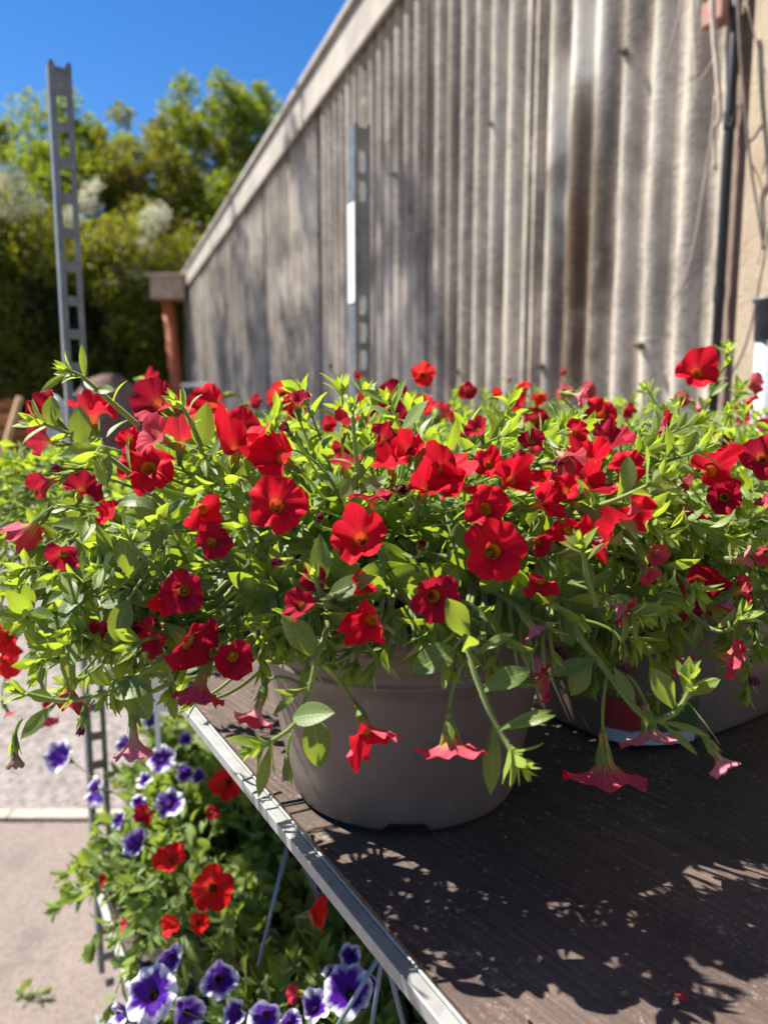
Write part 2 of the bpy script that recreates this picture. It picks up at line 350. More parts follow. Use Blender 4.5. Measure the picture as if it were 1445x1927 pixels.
FLN = [0]
def flower(parent, pos, ax, R, kind='red', back=None, label=None, calyx=True, anther=True, seed=None, ped=None, name=None):
    """one flower of a plant; its green calyx with the flower stalk and its stamens are sub-parts"""
    FLN[0] += 1; q = random.Random(seed if seed is not None else FLN[0] * 7 + 3)
    mats = dict(red=RED, dark=DRED, pink=PINK, plum=PLUM, tan=TAN, purple=PURP, pred=PRED)
    B = basis(ax, q.uniform(0, 6.28)); tube = .95
    bends = [q.uniform(-.25, .45) for _ in range(5)]; m = kind
    if kind in ('red', 'dark', 'pred'): a = dict(flare=q.uniform(.75, 1.3), ruffle=q.uniform(.10, .24), curl=q.choice([-.35, .15, .4, .6, .8]), notch=q.uniform(.12, .24)); bends = [q.choice([q.uniform(-.5, .2), q.uniform(.2, 1.2)]) for _ in range(5)]
    elif kind == 'purple': a = dict(flare=q.uniform(1.0, 1.5), ruffle=q.uniform(.12, .24), notch=.10, curl=q.choice([-.3, .3, .6, 0])); bends = [q.uniform(-.4, .9) for _ in range(5)]
    elif kind == 'pink': a = dict(flare=q.uniform(.75, 1.0), ruffle=.10); tube = 1.15
    elif kind == 'plum': a = dict(flare=q.uniform(.25, .5), ruffle=.22, reflex=-.7); tube = 1.5; bends = [q.uniform(-.3, .2) for _ in range(5)]
    elif kind == 'tan': a = dict(flare=q.uniform(.4, .6), ruffle=.12, reflex=-.3); tube = 1.3
    if kind in ('wide', 'widepink'): m = 'red' if kind == 'wide' else 'pink'; tube = .62; a = dict(flare=1.5, ruffle=.12, reflex=.1, notch=.16); bends = [q.uniform(-.35, .25) for _ in range(5)]
    if kind == 'folded': m = 'red'; a = dict(flare=q.uniform(.8, 1.1), ruffle=.26, notch=.2, curl=q.choice([.8, 1.2, -.7])); bends = [q.uniform(-.5, 1.4) for _ in range(5)]
    if kind == 'crumple': m = 'dark'; a = dict(flare=1.1, ruffle=.20); bends = [q.uniform(-.9, .9) for _ in range(5)]
    if kind in ('purple', 'pred'): tube = .8
    if kind == 'purple' and q.random() < .55: a['flare'] = .75; a['ruffle'] = .25; bends = [q.uniform(-.6, .6) for _ in range(5)]
    V, F, UV = corolla(R, tube=tube, bends=bends, seed=q.randint(0, 99999), **a)
    mb = MB(); mb.add(pos + V @ B, F, UV, q.random() * 9)
    nm = name or ('wilted_flower' if kind in ('plum', 'tan') else 'flower')
    fo = mb.build(nm, mats[m], parent, smooth=True, loc=None)
    if label: fo['label'] = label
    if anther and kind not in ('plum', 'tan') and q.random() < .75:
        am = MB(); base = pos - B[2] * R * q.uniform(.32, .5)
        for k in range(5):
            an = k * 1.2566; e = base + B[2] * R * .17 + (math.cos(an) * B[0] + math.sin(an) * B[1]) * R * .06
            am.tube([base, e], R * .012, R * .012, 4); am.tube([e - B[2] * R * .03, e, e + B[2] * R * .04], R * .034, R * .02, 5)
        ao = am.build('stamens', ANTH, fo, smooth=True)
    if calyx:
        cm = MB(); cb = pos - B[2] * R * tube * .98; k0 = R if R > .014 else .014
        for k in range(5):
            an = k * 1.2566 + .3; o = math.cos(an) * B[0] + math.sin(an) * B[1]; sp = q.uniform(.22, .42)
            leaf(cm, cb - B[2] * .001 + o * .0008, B[2] * math.cos(sp) + o * math.sin(sp), -o + .3 * B[2], k0 * q.uniform(.75, 1.0), k0 * .24, -.15, .35, .62 + q.uniform(-.1, .25), 'narrow', 0, q)
        if ped is None:
            bk = nrm(-B[2] + np.array([0, .5, -.1])) if back is None else nrm(np.asarray(back) - cb)
            e = cb + bk * .05; mid = cb - B[2] * .015
        else: e = np.asarray(ped, float); mid = (cb - B[2] * .5 * np.linalg.norm(e - cb) * .8)
        cm.tube(bez(cb + B[2] * .003, mid, e, 8), .00095, .0010, 6, tint=.6)
        cm.tube(bez(cb + B[2] * .006, cb + B[2] * .002, cb - B[2] * .003, 4), .0023, .0012, 7, tint=.65)
        cm.build('calyx', LEAF, fo, smooth=True)
    return fo

# ------------------------------------------------------------------ ground
def plane(name, x0, x1, y0, y1, z, m):
    mb = MB(); mb.add([(x0, y0, z), (x1, y0, z), (x1, y1, z), (x0, y1, z)], [(0, 1, 2, 3)], [(x0, y0), (x1, y0), (x1, y1), (x0, y1)])
    return tag(mb.build(name, m), kind='structure')
g = NM('asphalt'); p = g.wpos()
c = g.ramp(g.noise(p, 1.3, 6, .6), [(.3, (.085, .072, .066)), (.7, (.140, .120, .110))])
c = g.mix(g.ramp(g.vor(p, 60, 1), [(.2, 0.0), (.9, .6)]), c, (.36, .31, .29))
c = g.mix(g.ramp(g.noise(p, 25, 3), [(.62, 0.0), (.7, .7)]), c, (.09, .075, .065))
g.set(Base_Color=c, Roughness=.9); g.bump(g.vor(p, 110), .6, .004)
plane('ground', -120, 120, -60, 160, 0.0, g.m)
g = NM('paving_concrete'); p = g.wpos()
c = g.ramp(g.noise(p, 2.2, 7, .62), [(.3, (.20, .155, .134)), (.7, (.275, .218, .188))])
c = g.mix(g.ramp(g.noise(p, 70, 3, .7), [(.45, 0.0), (.62, .55)]), c, (.15, .118, .10))
c = g.mix(g.ramp(g.noise(p, 160, 2), [(.6, 0.0), (.68, .6)]), c, (.36, .31, .27))
c = g.mix(g.ramp(g.noise(p, 5, 5, .7), [(.56, 0.0), (.68, .5)]), c, (.13, .105, .09))
g.set(Base_Color=c, Roughness=.88); g.bump(g.noise(p, 110, 5, .75), .9, .008)
yk = atz(80, 1538, 0)[1]
plane('pavement', -6, 4, -4, yk - .04, .004, g.m)
ks = simple('kerb_concrete', (.36, .30, .24), .85, 0, .2, 40, .4, .003)
kb = MB()
for i in range(9): kb.box((-5.3 + i * .915, yk - (i - 4) * .0 , .0075), (.913, .055, .016))
tag(kb.build('kerb', ks, bevel=.006), kind='structure')

# ------------------------------------------------------------------ corrugated wall on the right
WU = np.array([-.341, .940, 0]); WN = np.array([-.940, -.341, 0]); W0 = np.array([.935, 2.165, 0])
def wpt(s, h, out=0.0): return W0 + WU * s + WN * out + np.array([0, 0, h])
def wuv(px, py, out=0.0):              # where a line of sight meets the wall: along, height
    r = ray(px, py); t = np.dot(W0 + WN * out - O, WN) / np.dot(r, WN); q = O + r * t; return np.dot(q - W0, WU), q[2]
g = NM('fibre_cement'); uv = g.uv(); sp = g.sep(uv); U, Vv = sp[0], sp[1]
st = g.noise(g.mapping(uv, (9, .55, 1)), 1.0, 6, .62, .3)
fine = g.noise(g.mapping(uv, (30, 22, 1)), 1.0, 6, .7)
c = g.ramp(st, [(.28, (.18, .148, .118)), (.5, (.35, .295, .238)), (.74, (.52, .45, .365))])
c = g.mix(g.ramp(fine, [(.35, .55), (.6, 0.0)]), c, (.13, .105, .085))
blotch = g.noise(g.mapping(uv, (1.5, 1.1, 1), (3, 1, 0)), 1.0, 5, .6, .5)
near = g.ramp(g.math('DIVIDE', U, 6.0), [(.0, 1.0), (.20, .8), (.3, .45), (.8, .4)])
lich = g.math('MULTIPLY', g.ramp(g.math('ADD', g.math('MULTIPLY', blotch, .65), g.math('MULTIPLY', st, .35)), [(.46, 0.0), (.53, 1.0)]), near)
c = g.mix(g.math('MULTIPLY', lich, .62), c, (.58, .51, .41))
dirt = g.noise(g.mapping(uv, (2.6, .9, 1), (7, 3, 0)), 1.0, 5, .65, .6)
c = g.mix(g.math('MULTIPLY', g.ramp(dirt, [(.50, 0.0), (.60, 1.0)]), .55), c, (.13, .098, .07))
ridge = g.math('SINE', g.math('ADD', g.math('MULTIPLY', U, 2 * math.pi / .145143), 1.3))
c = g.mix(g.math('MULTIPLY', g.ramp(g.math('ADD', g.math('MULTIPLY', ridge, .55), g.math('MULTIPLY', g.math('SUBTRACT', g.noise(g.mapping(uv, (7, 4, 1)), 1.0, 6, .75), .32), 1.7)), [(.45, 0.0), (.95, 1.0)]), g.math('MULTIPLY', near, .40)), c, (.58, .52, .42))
spk = g.noise(uv, 46, 5, .75)
c = g.mix(g.ramp(spk, [(.36, .5), (.47, 0.0)]), c, (.10, .082, .066)); c = g.mix(g.ramp(spk, [(.56, 0.0), (.68, .45)]), c, (.62, .56, .46))
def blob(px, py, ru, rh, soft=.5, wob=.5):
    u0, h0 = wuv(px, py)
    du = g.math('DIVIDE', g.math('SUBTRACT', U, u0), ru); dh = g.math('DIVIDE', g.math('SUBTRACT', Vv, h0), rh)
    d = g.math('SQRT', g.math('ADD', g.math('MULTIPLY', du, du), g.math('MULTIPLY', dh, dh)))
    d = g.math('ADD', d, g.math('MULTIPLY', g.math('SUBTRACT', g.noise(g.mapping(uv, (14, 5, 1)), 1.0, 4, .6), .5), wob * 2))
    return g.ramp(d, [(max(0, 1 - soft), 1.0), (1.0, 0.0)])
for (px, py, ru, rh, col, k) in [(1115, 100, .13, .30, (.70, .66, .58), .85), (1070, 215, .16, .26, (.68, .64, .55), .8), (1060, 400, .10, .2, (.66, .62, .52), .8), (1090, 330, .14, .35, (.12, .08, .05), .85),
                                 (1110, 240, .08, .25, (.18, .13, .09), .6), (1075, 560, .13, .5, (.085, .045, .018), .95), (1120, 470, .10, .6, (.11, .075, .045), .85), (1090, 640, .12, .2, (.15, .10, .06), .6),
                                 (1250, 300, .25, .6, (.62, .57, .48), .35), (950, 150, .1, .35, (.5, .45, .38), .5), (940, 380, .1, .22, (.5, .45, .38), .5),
                                 (575, 375, .9, .35, (.66, .58, .47), .7), (555, 530, 1.0, .25, (.66, .58, .47), .7), (490, 440, 1.0, .25, (.62, .54, .44), .6), (735, 560, .4, .25, (.62, .54, .45), .65), (760, 660, .5, .3, (.6, .52, .43), .6), (640, 650, 1.2, .3, (.58, .5, .42), .5), (725, 370, .25, .22, (.5, .44, .37), .4)]:  # this row's pale patches paint dappled sunlight into the wall colour
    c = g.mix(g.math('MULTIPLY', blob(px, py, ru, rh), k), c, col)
fj = g.math('FRACT', g.math('ADD', g.math('DIVIDE', U, 1.016), .005))
c = g.mix(g.ramp(fj, [(.0, .85), (.011, .85), (.020, 0.0)]), c, (.035, .028, .022))
mot = g.noise(g.mapping(uv, (4.5, 2.2, 1), (1, 9, 0)), 1.0, 7, .72, .8)
c = g.mix(g.ramp(mot, [(.40, .42), (.50, 0.0)]), c, (.12, .095, .072)); c = g.mix(g.ramp(mot, [(.54, 0.0), (.66, .4)]), c, (.66, .58, .46))
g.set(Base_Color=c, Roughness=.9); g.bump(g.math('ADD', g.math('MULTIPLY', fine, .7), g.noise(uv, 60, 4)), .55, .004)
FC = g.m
wall = tag(empty('corrugated_wall', wpt(7, 0)), 'long weathered grey corrugated cement wall with brown and white stains', 'wall')
PI7 = 1.016 / 7
for i in range(14):
    mb = MB(); n = 7 * 14; rows = 8; s0 = i * 1.016; tl = .010 if i % 2 else .0
    V = []; UV = []
    for side in (0, 1):
        for r in range(rows + 1):
            h = .06 + 3.47 * r / rows
            for k in range(n + 1):
                s_ = s0 - .01 + (1.016 + .018) * k / n
                o = .0275 * math.sin(2 * math.pi * (s_) / PI7 + .6) + tl - side * .007
                V.append(wpt(s_, h, o)); UV.append((s_, h))
    W_ = n + 1; F = []
    for side in (0, 1):
        b0 = side * (rows + 1) * W_
        for r in range(rows):
            for k in range(n):
                q = (b0 + r * W_ + k, b0 + r * W_ + k + 1, b0 + (r + 1) * W_ + k + 1, b0 + (r + 1) * W_ + k)
                F.append(q[::-1] if side == 0 else q)
    b1 = (rows + 1) * W_
    for r in range(rows): F.append((r * W_, (r + 1) * W_, b1 + (r + 1) * W_, b1 + r * W_)); F.append((r * W_ + n, b1 + r * W_ + n, b1 + (r + 1) * W_ + n, (r + 1) * W_ + n))
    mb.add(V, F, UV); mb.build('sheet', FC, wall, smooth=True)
g = NM('fascia_cement'); p = g.wpos()
c = g.ramp(g.noise(g.mapping(p, (1, 1, 1)), 2.2, 6, .65), [(.3, (.27, .24, .20)), (.65, (.43, .385, .325))])
c = g.mix(g.ramp(g.noise(p, 9, 5, .7), [(.52, 0.0), (.64, .6)]), c, (.24, .2, .16))
g.set(Base_Color=c, Roughness=.85); g.bump(g.noise(p, 40, 4), .3, .003)
AX = [WU, WN, np.array([0, 0, 1.0])]
_, hf = wuv(740, 0, .07)
for nm, h0, h1, o0, o1 in (('fascia', hf, hf + .26, .045, .075), ('coping', hf + .262, hf + .31, -.16, .105)):
    mb = MB()
    for i in range(6):
        L = 14.3 / 6; mb.box(wpt(-.05 + L * (i + .5), (h0 + h1) / 2, (o0 + o1) / 2), (L - .006, o1 - o0, h1 - h0), AX)
    mb.build(nm, g.m, wall, bevel=.006)
dk = simple('dark_iron', (.10, .085, .07), .7, .3)
bolts = [(1190, 100), (937, 237), (747, 332), (610, 440), (1237, 650), (1030, 690), (868, 700)]
for px, py in bolts:
    s_, h = wuv(px, py); k = round((s_ / PI7) + .6 / 6.283 - .25); s_ = (k + .25 - .6 / 6.283) * PI7
    mb = MB(); mb.tube([wpt(s_, h, .028), wpt(s_, h, .04)], .013, .011, 8); mb.tube([wpt(s_, h, .04), wpt(s_, h, .062)], .005, .005, 6)
    mb.build('bolt', dk, wall)

# rendered wall, black drainpipe, dry vine and white pipe at the right-hand end
g = NM('rough_render'); p = g.wpos()
c = g.ramp(g.noise(p, 3, 7, .65), [(.3, (.33, .25, .17)), (.7, (.50, .40, .285))])
c = g.mix(g.ramp(g.noise(p, 45, 4, .7), [(.5, 0.0), (.66, .5)]), c, (.28, .21, .14))
g.set(Base_Color=c, Roughness=.92); g.bump(g.noise(p, 90, 5, .7), .8, .006)
rw = tag(empty('rendered_wall', wpt(-1.5, 0)), 'tan roughly rendered wall beside the black drainpipe', 'wall')
mb = MB(); mb.box(wpt(-1.515, 1.9, -.09), (2.9, .24, 3.8), AX); mb.build('wall_panel', g.m, rw, bevel=.008)
sr, hr = wuv(1383, 30); bk_ = simple('pink_brick', (.36, .19, .15), .9)
mb = MB(); mb.box(wpt(sr, hr, .055), (.075, .05, .06), AX); mb.build('brick', bk_, rw, bevel=.004)
mb = MB(); sq, _ = wuv(1385, 400)
mb.box(wpt(-.038, 1.9, .002), (.05, .03, 3.8), AX); mb.build('edge_shade_strip', simple('brown_edge_shade', (.20, .13, .095), .85), rw, bevel=.004)  # brown strip colours in the shadow zone along the wall's edge
dp = tag(empty('drainpipe', wpt(-.035, 0)), 'black drainpipe running up between corrugated and rendered walls', 'drainpipe')
bp = simple('black_plastic', (.012, .012, .013), .45)
mb = MB(); mb.tube([wpt(-.020, 0, .045), wpt(-.020, 3.9, .045)], .0125, .0125, 24); mb.build('pipe', bp, dp, smooth=True)
for px, py in ((1352, 250), (1350, 560)):
    _, h = wuv(px, py); mb = MB(); mb.tube([wpt(-.020, h - .02, .045), wpt(-.020, h + .02, .045)], .0155, .0155, 24); mb.build('clip', bp, dp)
vine = tag(empty('dry_vine', wpt(-.1, 3.6)), 'leafless pale climbing stems hanging over the drainpipe', 'vine')
vt = simple('dry_twig', (.40, .33, .26), .85); vt2 = simple('brown_twig', (.14, .10, .075), .85)
def wp(px, py, o): r = ray(px, py); t = np.dot(W0 + WN * o - O, WN) / np.dot(r, WN); return O + r * t
for pts, r0, m, o in (([(1338, -40), (1342, 60), (1350, 150), (1354, 220), (1342, 250), (1346, 320)], .008, vt, .12), ([(1346, 180), (1340, 240), (1322, 360), (1305, 460), (1285, 530), (1257, 574)], .0035, vt, .14),
                      ([(1283, -20), (1278, 30), (1262, 85), (1250, 120)], .004, vt, .10), ([(1343, 110), (1325, 140), (1312, 152)], .003, vt, .12), ([(1303, -20), (1307, 90), (1310, 200)], .004, vt, .09),
                      ([(1388, -20), (1392, 90), (1400, 190), (1410, 300), (1422, 380), (1436, 470)], .005, vt2, .09), ([(1400, 190), (1380, 215), (1372, 240)], .003, vt2, .09), ([(1410, 300), (1432, 350), (1440, 420), (1425, 500)], .002, vt2, .08), ([(1405, 10), (1425, 90), (1440, 140)], .002, vt2, .08)):
    mb = MB(); mb.tube(smooth_path([wp(a, b, o) for a, b in pts], 5), r0, r0 * .55, 6); mb.build('stem', m, vine, smooth=True)
wt = tag(empty('white_pipe', at(1447, 760, 1.75)), 'white pipe with a dark grey collar in front of the tan wall', 'pipe')
c1, c0 = at(1450, 560, 1.75), at(1450, 640, 1.75)
mb = MB(); mb.tube([(c1[0], c1[1], .0), (c1[0], c1[1], c0[2] + .01)], .026, .026, 28); mb.build('pole', simple('white_paint', (.36, .38, .41), .4, 0, .05), wt, smooth=True)
mb = MB(); mb.lathe([(.0, c1[2] + .004), (.036, c1[2]), (.038, c1[2] - .008), (.031, c1[2] - .012), (.030, c0[2] - .0), (.027, c0[2] - .002)], (c1[0], c1[1], 0), 32); mb.build('collar', simple('grey_plastic', (.07, .075, .085), .5), wt, smooth=True)

# ------------------------------------------------------------------ far end: red column with a block, crates, mound, white sack
fc = at(330, 640, 14.6)
pc = tag(empty('gate_post', (fc[0], fc[1], 0)), 'rust red steel post with a stone cap at the far end of wall', 'post')
g = simple('rust_red_paint', (.52, .13, .05), .55, 0, .3, 12)
mb = MB(); mb.tube([(fc[0] + .10, fc[1], 0), (fc[0] - .10, fc[1], at(330, 566, 14.6)[2])], .115, .115, 24); mb.build('column', g, pc, smooth=True)
zc = at(330, 566, 14.6)[2]
mb = MB(); mb.box((fc[0] - .04, fc[1] + .05, zc + .19), (.62, .62, .36)); mb.box((fc[0] - .04, fc[1] + .05, zc + .41), (.70, .70, .07)); mb.build('stone_cap', simple('cap_stone', (.46, .33, .22), .9, 0, .3, 8), pc, bevel=.015)
wood = NM('crate_wood'); p = wood.wpos()
wood.set(Base_Color=wood.ramp(wood.noise(wood.mapping(p, (1, 1, 14)), 3, 5, .6), [(.3, (.22, .085, .028)), (.7, (.42, .19, .07))]), Roughness=.8)
def slat_crate(px, y, w_, h0, h1, label, name='wooden_crate', dark=False):
    b = at(px, 800, y); e = tag(empty(name, (b[0], b[1], h0)), label, 'crate', 'wooden crates in the yard behind')
    mb = MB(); n = max(3, int((h1 - h0) / .16)); st_ = (h1 - h0) / n
    for k in range(n):
        z = h0 + st_ * (k + .5)
        for sx in (-1, 1): mb.box((b[0] + sx * w_ / 2, b[1], z), (.03, .8, st_ * .78))
        for sy in (-1, 1): mb.box((b[0], b[1] + sy * .385, z), (w_, .026, st_ * .78))
    mb.build('slats', wood.m, e, bevel=.004)
    mb = MB()
    for sx in (-1, 1):
        for sy in (-1, 1): mb.box((b[0] + sx * (w_ / 2 - .04), b[1] + sy * .36, (h0 + h1) / 2), (.07, .07, h1 - h0 + .02))
    mb.build('corner_posts', wood.m, e, bevel=.004)
    mb = MB(); mb.box((b[0], b[1], h1 - .10), (w_ - .04, .72, .1)); mb.build('contents', simple('bark_compost', (.10, .055, .035), .95, 0, .4, 30, .8, .02), e)
    return e
slat_crate(8, 11.5, .62, 0, 1.12, 'orange brown slatted crate at the left edge of the yard')
slat_crate(-70, 12.5, 1.3, 0, 1.36, 'taller brown slatted crate standing behind the orange brown one')
# a slanting plank leaning on the crate
lp = MB(); a_ = at(38, 748, 11.0); b_ = at(4, 862, 11.0); lp.tube([b_, a_], .05, .05, 4); tag(lp.build('plank', simple('pale_plank', (.55, .36, .20), .8)), 'pale plank leaning against the slatted crate', 'plank')
def mound(name, px, py, y, rx, h, m, label, cat, seed):
    q = random.Random(seed); c_ = at(px, py, y); mb = MB(); V = []; n = 40; rows = 12
    for j in range(rows + 1):
        f = j / rows
        for k in range(n):
            a = 2 * math.pi * k / n; r = rx * (1 - f) * (1 + .12 * math.sin(3 * a + seed) + .06 * math.sin(7 * a))
            V.append((c_[0] + r * math.cos(a), c_[1] + r * math.sin(a) * .7, (c_[2]) * (1 - (1 - f) ** 2.2) * 1.0 + q.uniform(-.02, .02)))
    mb.add(V, [(j * n + k, j * n + (k + 1) % n, (j + 1) * n + (k + 1) % n, (j + 1) * n + k) for j in range(rows) for k in range(n)]); return tag(mb.build(name, m, smooth=True), label, cat)
mound('compost_heap', 205, 705, 13.5, 1.1, 1, simple('compost', (.20, .12, .09), .95, 0, .4, 14, .9, .04), 'reddish brown compost heap in front of the dark hedge', 'compost heap', 3)
sk = at(415, 722, 12.5)
e = tag(empty('stock_table', (sk[0], sk[1], 0)), 'white topped table by the foot of the corrugated wall', 'table')
mb = MB(); mb.box((sk[0], sk[1], sk[2] - .03), (1.1, .7, .05)); mb.build('table_top', simple('white_top', (.75, .72, .70), .6, 0, .06), e, bevel=.01)
for sx in (-1, 1):
    for sy in (-1, 1): mb = MB(); mb.box((sk[0] + sx * .5, sk[1] + sy * .3, (sk[2] - .055) / 2), (.05, .05, sk[2] - .055)); mb.build('leg', dk, e)
for px, py, yy, s_, col, lb in ((95, 745, 12.0, .28, (.72, .70, .72), 'white grow bag standing between crate and compost heap'), (140, 742, 12.2, .22, (.60, .52, .55), 'greyish pink grow bag right of the white one')):
    q = at(px, py, yy); mb = MB(); mb.lathe([(s_ * .8, 0), (s_, .15), (s_ * .95, q[2] * .6), (s_ * .8, q[2] * .9), (s_ * .35, q[2]), (.0, q[2] + .03)], (q[0], q[1], 0), 20)
    tag(mb.build('grow_bag', simple('bag_plastic', col, .5, 0, .1, 6, .3, .02), smooth=True), lb, 'grow bag')

# ------------------------------------------------------------------ trees and shrubs beyond the yard
def crown_leaves(mb, clumps, per, size, q, tint=(.2, .9)):
    """many small separate leaf faces spread through each clump"""
    for (c_, r) in clumps:
        n = int(per * (r / .6) ** 1.6)
        d = q.normal(size=(n, 3)); d /= np.linalg.norm(d, axis=1)[:, None]; rad = r * q.random(n) ** .45
        P = np.asarray(c_) + d * rad[:, None] * np.array([1, 1, .85])
        for k in range(n):
            a = nrm(q.normal(size=3)); b = nrm(np.cross(a, q.normal(size=3))); s1 = size * q.uniform(.6, 1.3); s2 = s1 * .42; p_ = P[k]; c3 = np.cross(a, b) * s1 * .18
            mb.add([p_ - a * s1, p_ - b * s2 + c3, p_ + a * s1, p_ + b * s2 + c3], [(0, 1, 2), (0, 2, 3)], [(0, 0), (0, 1), (1, 1), (1, 0)], q.uniform(*tint))
def foliage(name, c0, c1, glow, tf=.4):
    n = NM(name); t = n.attr('tint'); n.set(Base_Color=n.mix(t, c0, c1), Roughness=.5, Specular_IOR_Level=.4); n.translucent(n.mix(t, tuple(c * .6 for c in glow), glow), tf); return n.m
F_LIME = foliage('lime_foliage', (.07, .12, .012), (.19, .26, .02), (.38, .46, .02), .46)
F_OLIVE = foliage('olive_foliage', (.07, .095, .010), (.18, .20, .015), (.38, .37, .02), .42)
F_DARK = foliage('dark_foliage', (.012, .022, .008), (.035, .055, .015), (.05, .09, .015), .25)
F_BRONZE = foliage('bronze_foliage', (.09, .06, .015), (.22, .15, .03), (.42, .25, .04), .4)
F_CREAM = foliage('cream_blossom', (.50, .49, .32), (.78, .76, .58), (.7, .7, .5), .3)
BARK = simple('bark', (.10, .075, .055), .95, 0, .3, 20, .6, .02)
def tree(name, px, y, top_py, wpx, mat, label, seed, cat='tree', base_z=1.0, blossom=None, size=.075, per=430, dens=1.5, sparse_top=0, extra=None):
    q = np.random.default_rng(seed); b = at(px, 760, y); X, Y = b[0], b[1]; top = at(px, top_py, y)[2]; rx = wpx / FPX * y / 2
    e = tag(empty(name, (X, Y, 0)), label, cat, 'trees and shrubs behind the yard')
    clumps = []; n = int(46 * dens)
    for _ in range(n):
        u = q.normal(size=3); u /= np.linalg.norm(u); f = q.random() ** .4
        c_ = (X + u[0] * rx * f, Y + u[1] * rx * .7 * f, (top + base_z) / 2 + u[2] * (top - base_z) / 2 * f * .93); clumps.append((c_, q.uniform(.42, .85) * min(1, rx / 1.4)))
    tops = []
    for _ in range(sparse_top):                                   # loose sprays that break the outline
        a = q.uniform(-1, 1); x_ = X + a * rx; zt = (top + base_z) / 2 + (top - base_z) / 2 * math.sqrt(max(0, 1 - a * a)); z0 = zt + q.uniform(-.5, .35)
        clumps.append(((x_, Y + q.uniform(-.6, .6), z0), q.uniform(.2, .45))); tops.append((x_, Y, z0))
    mb = MB(); crown_leaves(mb, clumps, per, size, q); mb.build('crown', mat, e)
    tr = MB(); tr.tube([(X, Y, 0), (X + .05, Y, base_z + .5), (X - .05, Y, (top + base_z) / 2)], .16, .08, 9)
    for c_, r in clumps[:16] : tr.tube(bez(np.array([X, Y, base_z + .2]), np.array([X, Y, c_[2] * .7]), np.array(c_), 5), .05, .015, 5)
    for c_ in tops: tr.tube([(X + (c_[0] - X) * .5, Y, c_[2] - 1.0), c_], .02, .006, 4)
    tr.build('trunk', BARK, e, smooth=True)
    if blossom:
        bm_ = MB(); cl = [clumps[int(k)] for k in q.choice(len(clumps), blossom)] if extra is None else []
        for (bx, by, br) in (extra or []): cl.append((tuple(at(bx, by, y - rx * .5)), br))
        crown_leaves(bm_, cl, per * 1.2, .05, q); bm_.build('blossom', F_CREAM, e)
    return e
tree('broadleaf_tree', 120, 18.5, 215, 420, F_LIME, 'tall pale green tree rising behind the slotted left upright', 1, sparse_top=16, dens=1.2)
tree('broadleaf_tree', 425, 19.5, 175, 270, F_LIME, 'bright green tree with upright sprays next to the wall', 2, sparse_top=16, dens=1.3)
tree('broadleaf_tree', 190, 19.0, 255, 300, F_LIME, 'rounded green tree filling the gap between two taller trees', 12, sparse_top=14)
tree('broadleaf_tree', 520, 20.5, 190, 220, F_LIME, 'green tree showing just above the wall coping', 13, sparse_top=12)
tree('broadleaf_tree', 375, 20.8, 235, 260, F_OLIVE, 'olive tree in the gap beside the bright green tree near the wall', 14, sparse_top=12)
tree('broadleaf_tree', 275, 18.0, 215, 190, F_OLIVE, 'olive green tree with thin leafy spire in the middle', 3, sparse_top=10)
tree('broadleaf_tree', 300, 17.2, 285, 180, F_BRONZE, 'bronze tinted shrub tree between two green trees', 4, size=.06, dens=.35, per=120)
tree('broadleaf_tree', -70, 18.0, 205, 330, F_OLIVE, 'olive green tree at the far left edge', 5, sparse_top=10)
tree('flowering_shrub', 20, 15.5, 330, 300, F_OLIVE, 'cream flowering shrub at the left edge', 6, 'shrub', blossom=1, extra=[(20, 340, .35), (10, 400, .3), (60, 385, .25), (165, 380, .28), (130, 410, .25), (175, 350, .2)], size=.06)
tree('flowering_shrub', 290, 16.0, 385, 230, F_OLIVE, 'cream flowering shrub low beside the far end of wall', 7, 'shrub', blossom=1, extra=[(285, 420, .32), (300, 400, .25), (240, 520, .38), (275, 525, .3), (215, 530, .25), (290, 560, .2), (270, 460, .2)], size=.06)
tree('dark_shrub', 60, 16.5, 420, 420, F_DARK, 'dark evergreen shrub below the left flowering shrub', 8, 'shrub', base_z=.3, per=190, dens=1.5)
tree('dark_shrub', 260, 16.8, 440, 330, F_DARK, 'dark evergreen shrub behind the red post', 9, 'shrub', base_z=.3, per=190, dens=1.5)
tree('dark_shrub', 400, 17.6, 330, 260, F_OLIVE, 'dense olive shrub touching the far end of wall', 10, 'shrub', base_z=.6, per=190, dens=1.2)
hq = np.random.default_rng(77); hb = MB(); cl = []
for k in range(120): cl.append(((hq.uniform(-15, 1.5), 20.2 + hq.uniform(-.6, .6), hq.uniform(.2, 4.2)), .8))
crown_leaves(hb, cl, 150, .10, hq); hb.box((-7, 20.9, 2.1), (18, .5, 4.2))
tag(hb.build('hedge', F_DARK), 'tall dark hedge closing the back of the yard', 'hedge')

# ------------------------------------------------------------------ display trolley
SZ = 1.01; LZ = .45
DU = np.array([.499, -.866, 0]); DV = np.array([.866, .499, 0]); PL = np.array([-.562, 1.34, 0]); ZT = 1.8585
def tp(a, b, z): return PL + DU * a + DV * b + np.array([0, 0, z])
g = NM('galvanised_steel'); p = g.wpos()
z = g.vor(p, 160, 1); z2 = g.noise(p, 22, 5, .7)
g.set(Base_Color=g.mix(g.ramp(z2, [(.35, 0.0), (.7, .6)]), g.ramp(z, [(.2, (.33, .34, .33)), (.8, (.39, .40, .385))]), (.30, .29, .26)), Metallic=.55, Roughness=.52); g.bump(g.noise(p, 300, 3), .15, .0005)
GALV = g.m
g = NM('upright_steel'); p = g.wpos()
g.set(Base_Color=g.ramp(g.noise(p, 30, 5, .7), [(.3, (.13, .135, .14)), (.7, (.24, .25, .255))]), Metallic=.5, Roughness=.5); g.bump(g.noise(p, 200, 3), .15, .0005)
UPR = g.m
g = NM('dark_plywood'); p = g.obj()
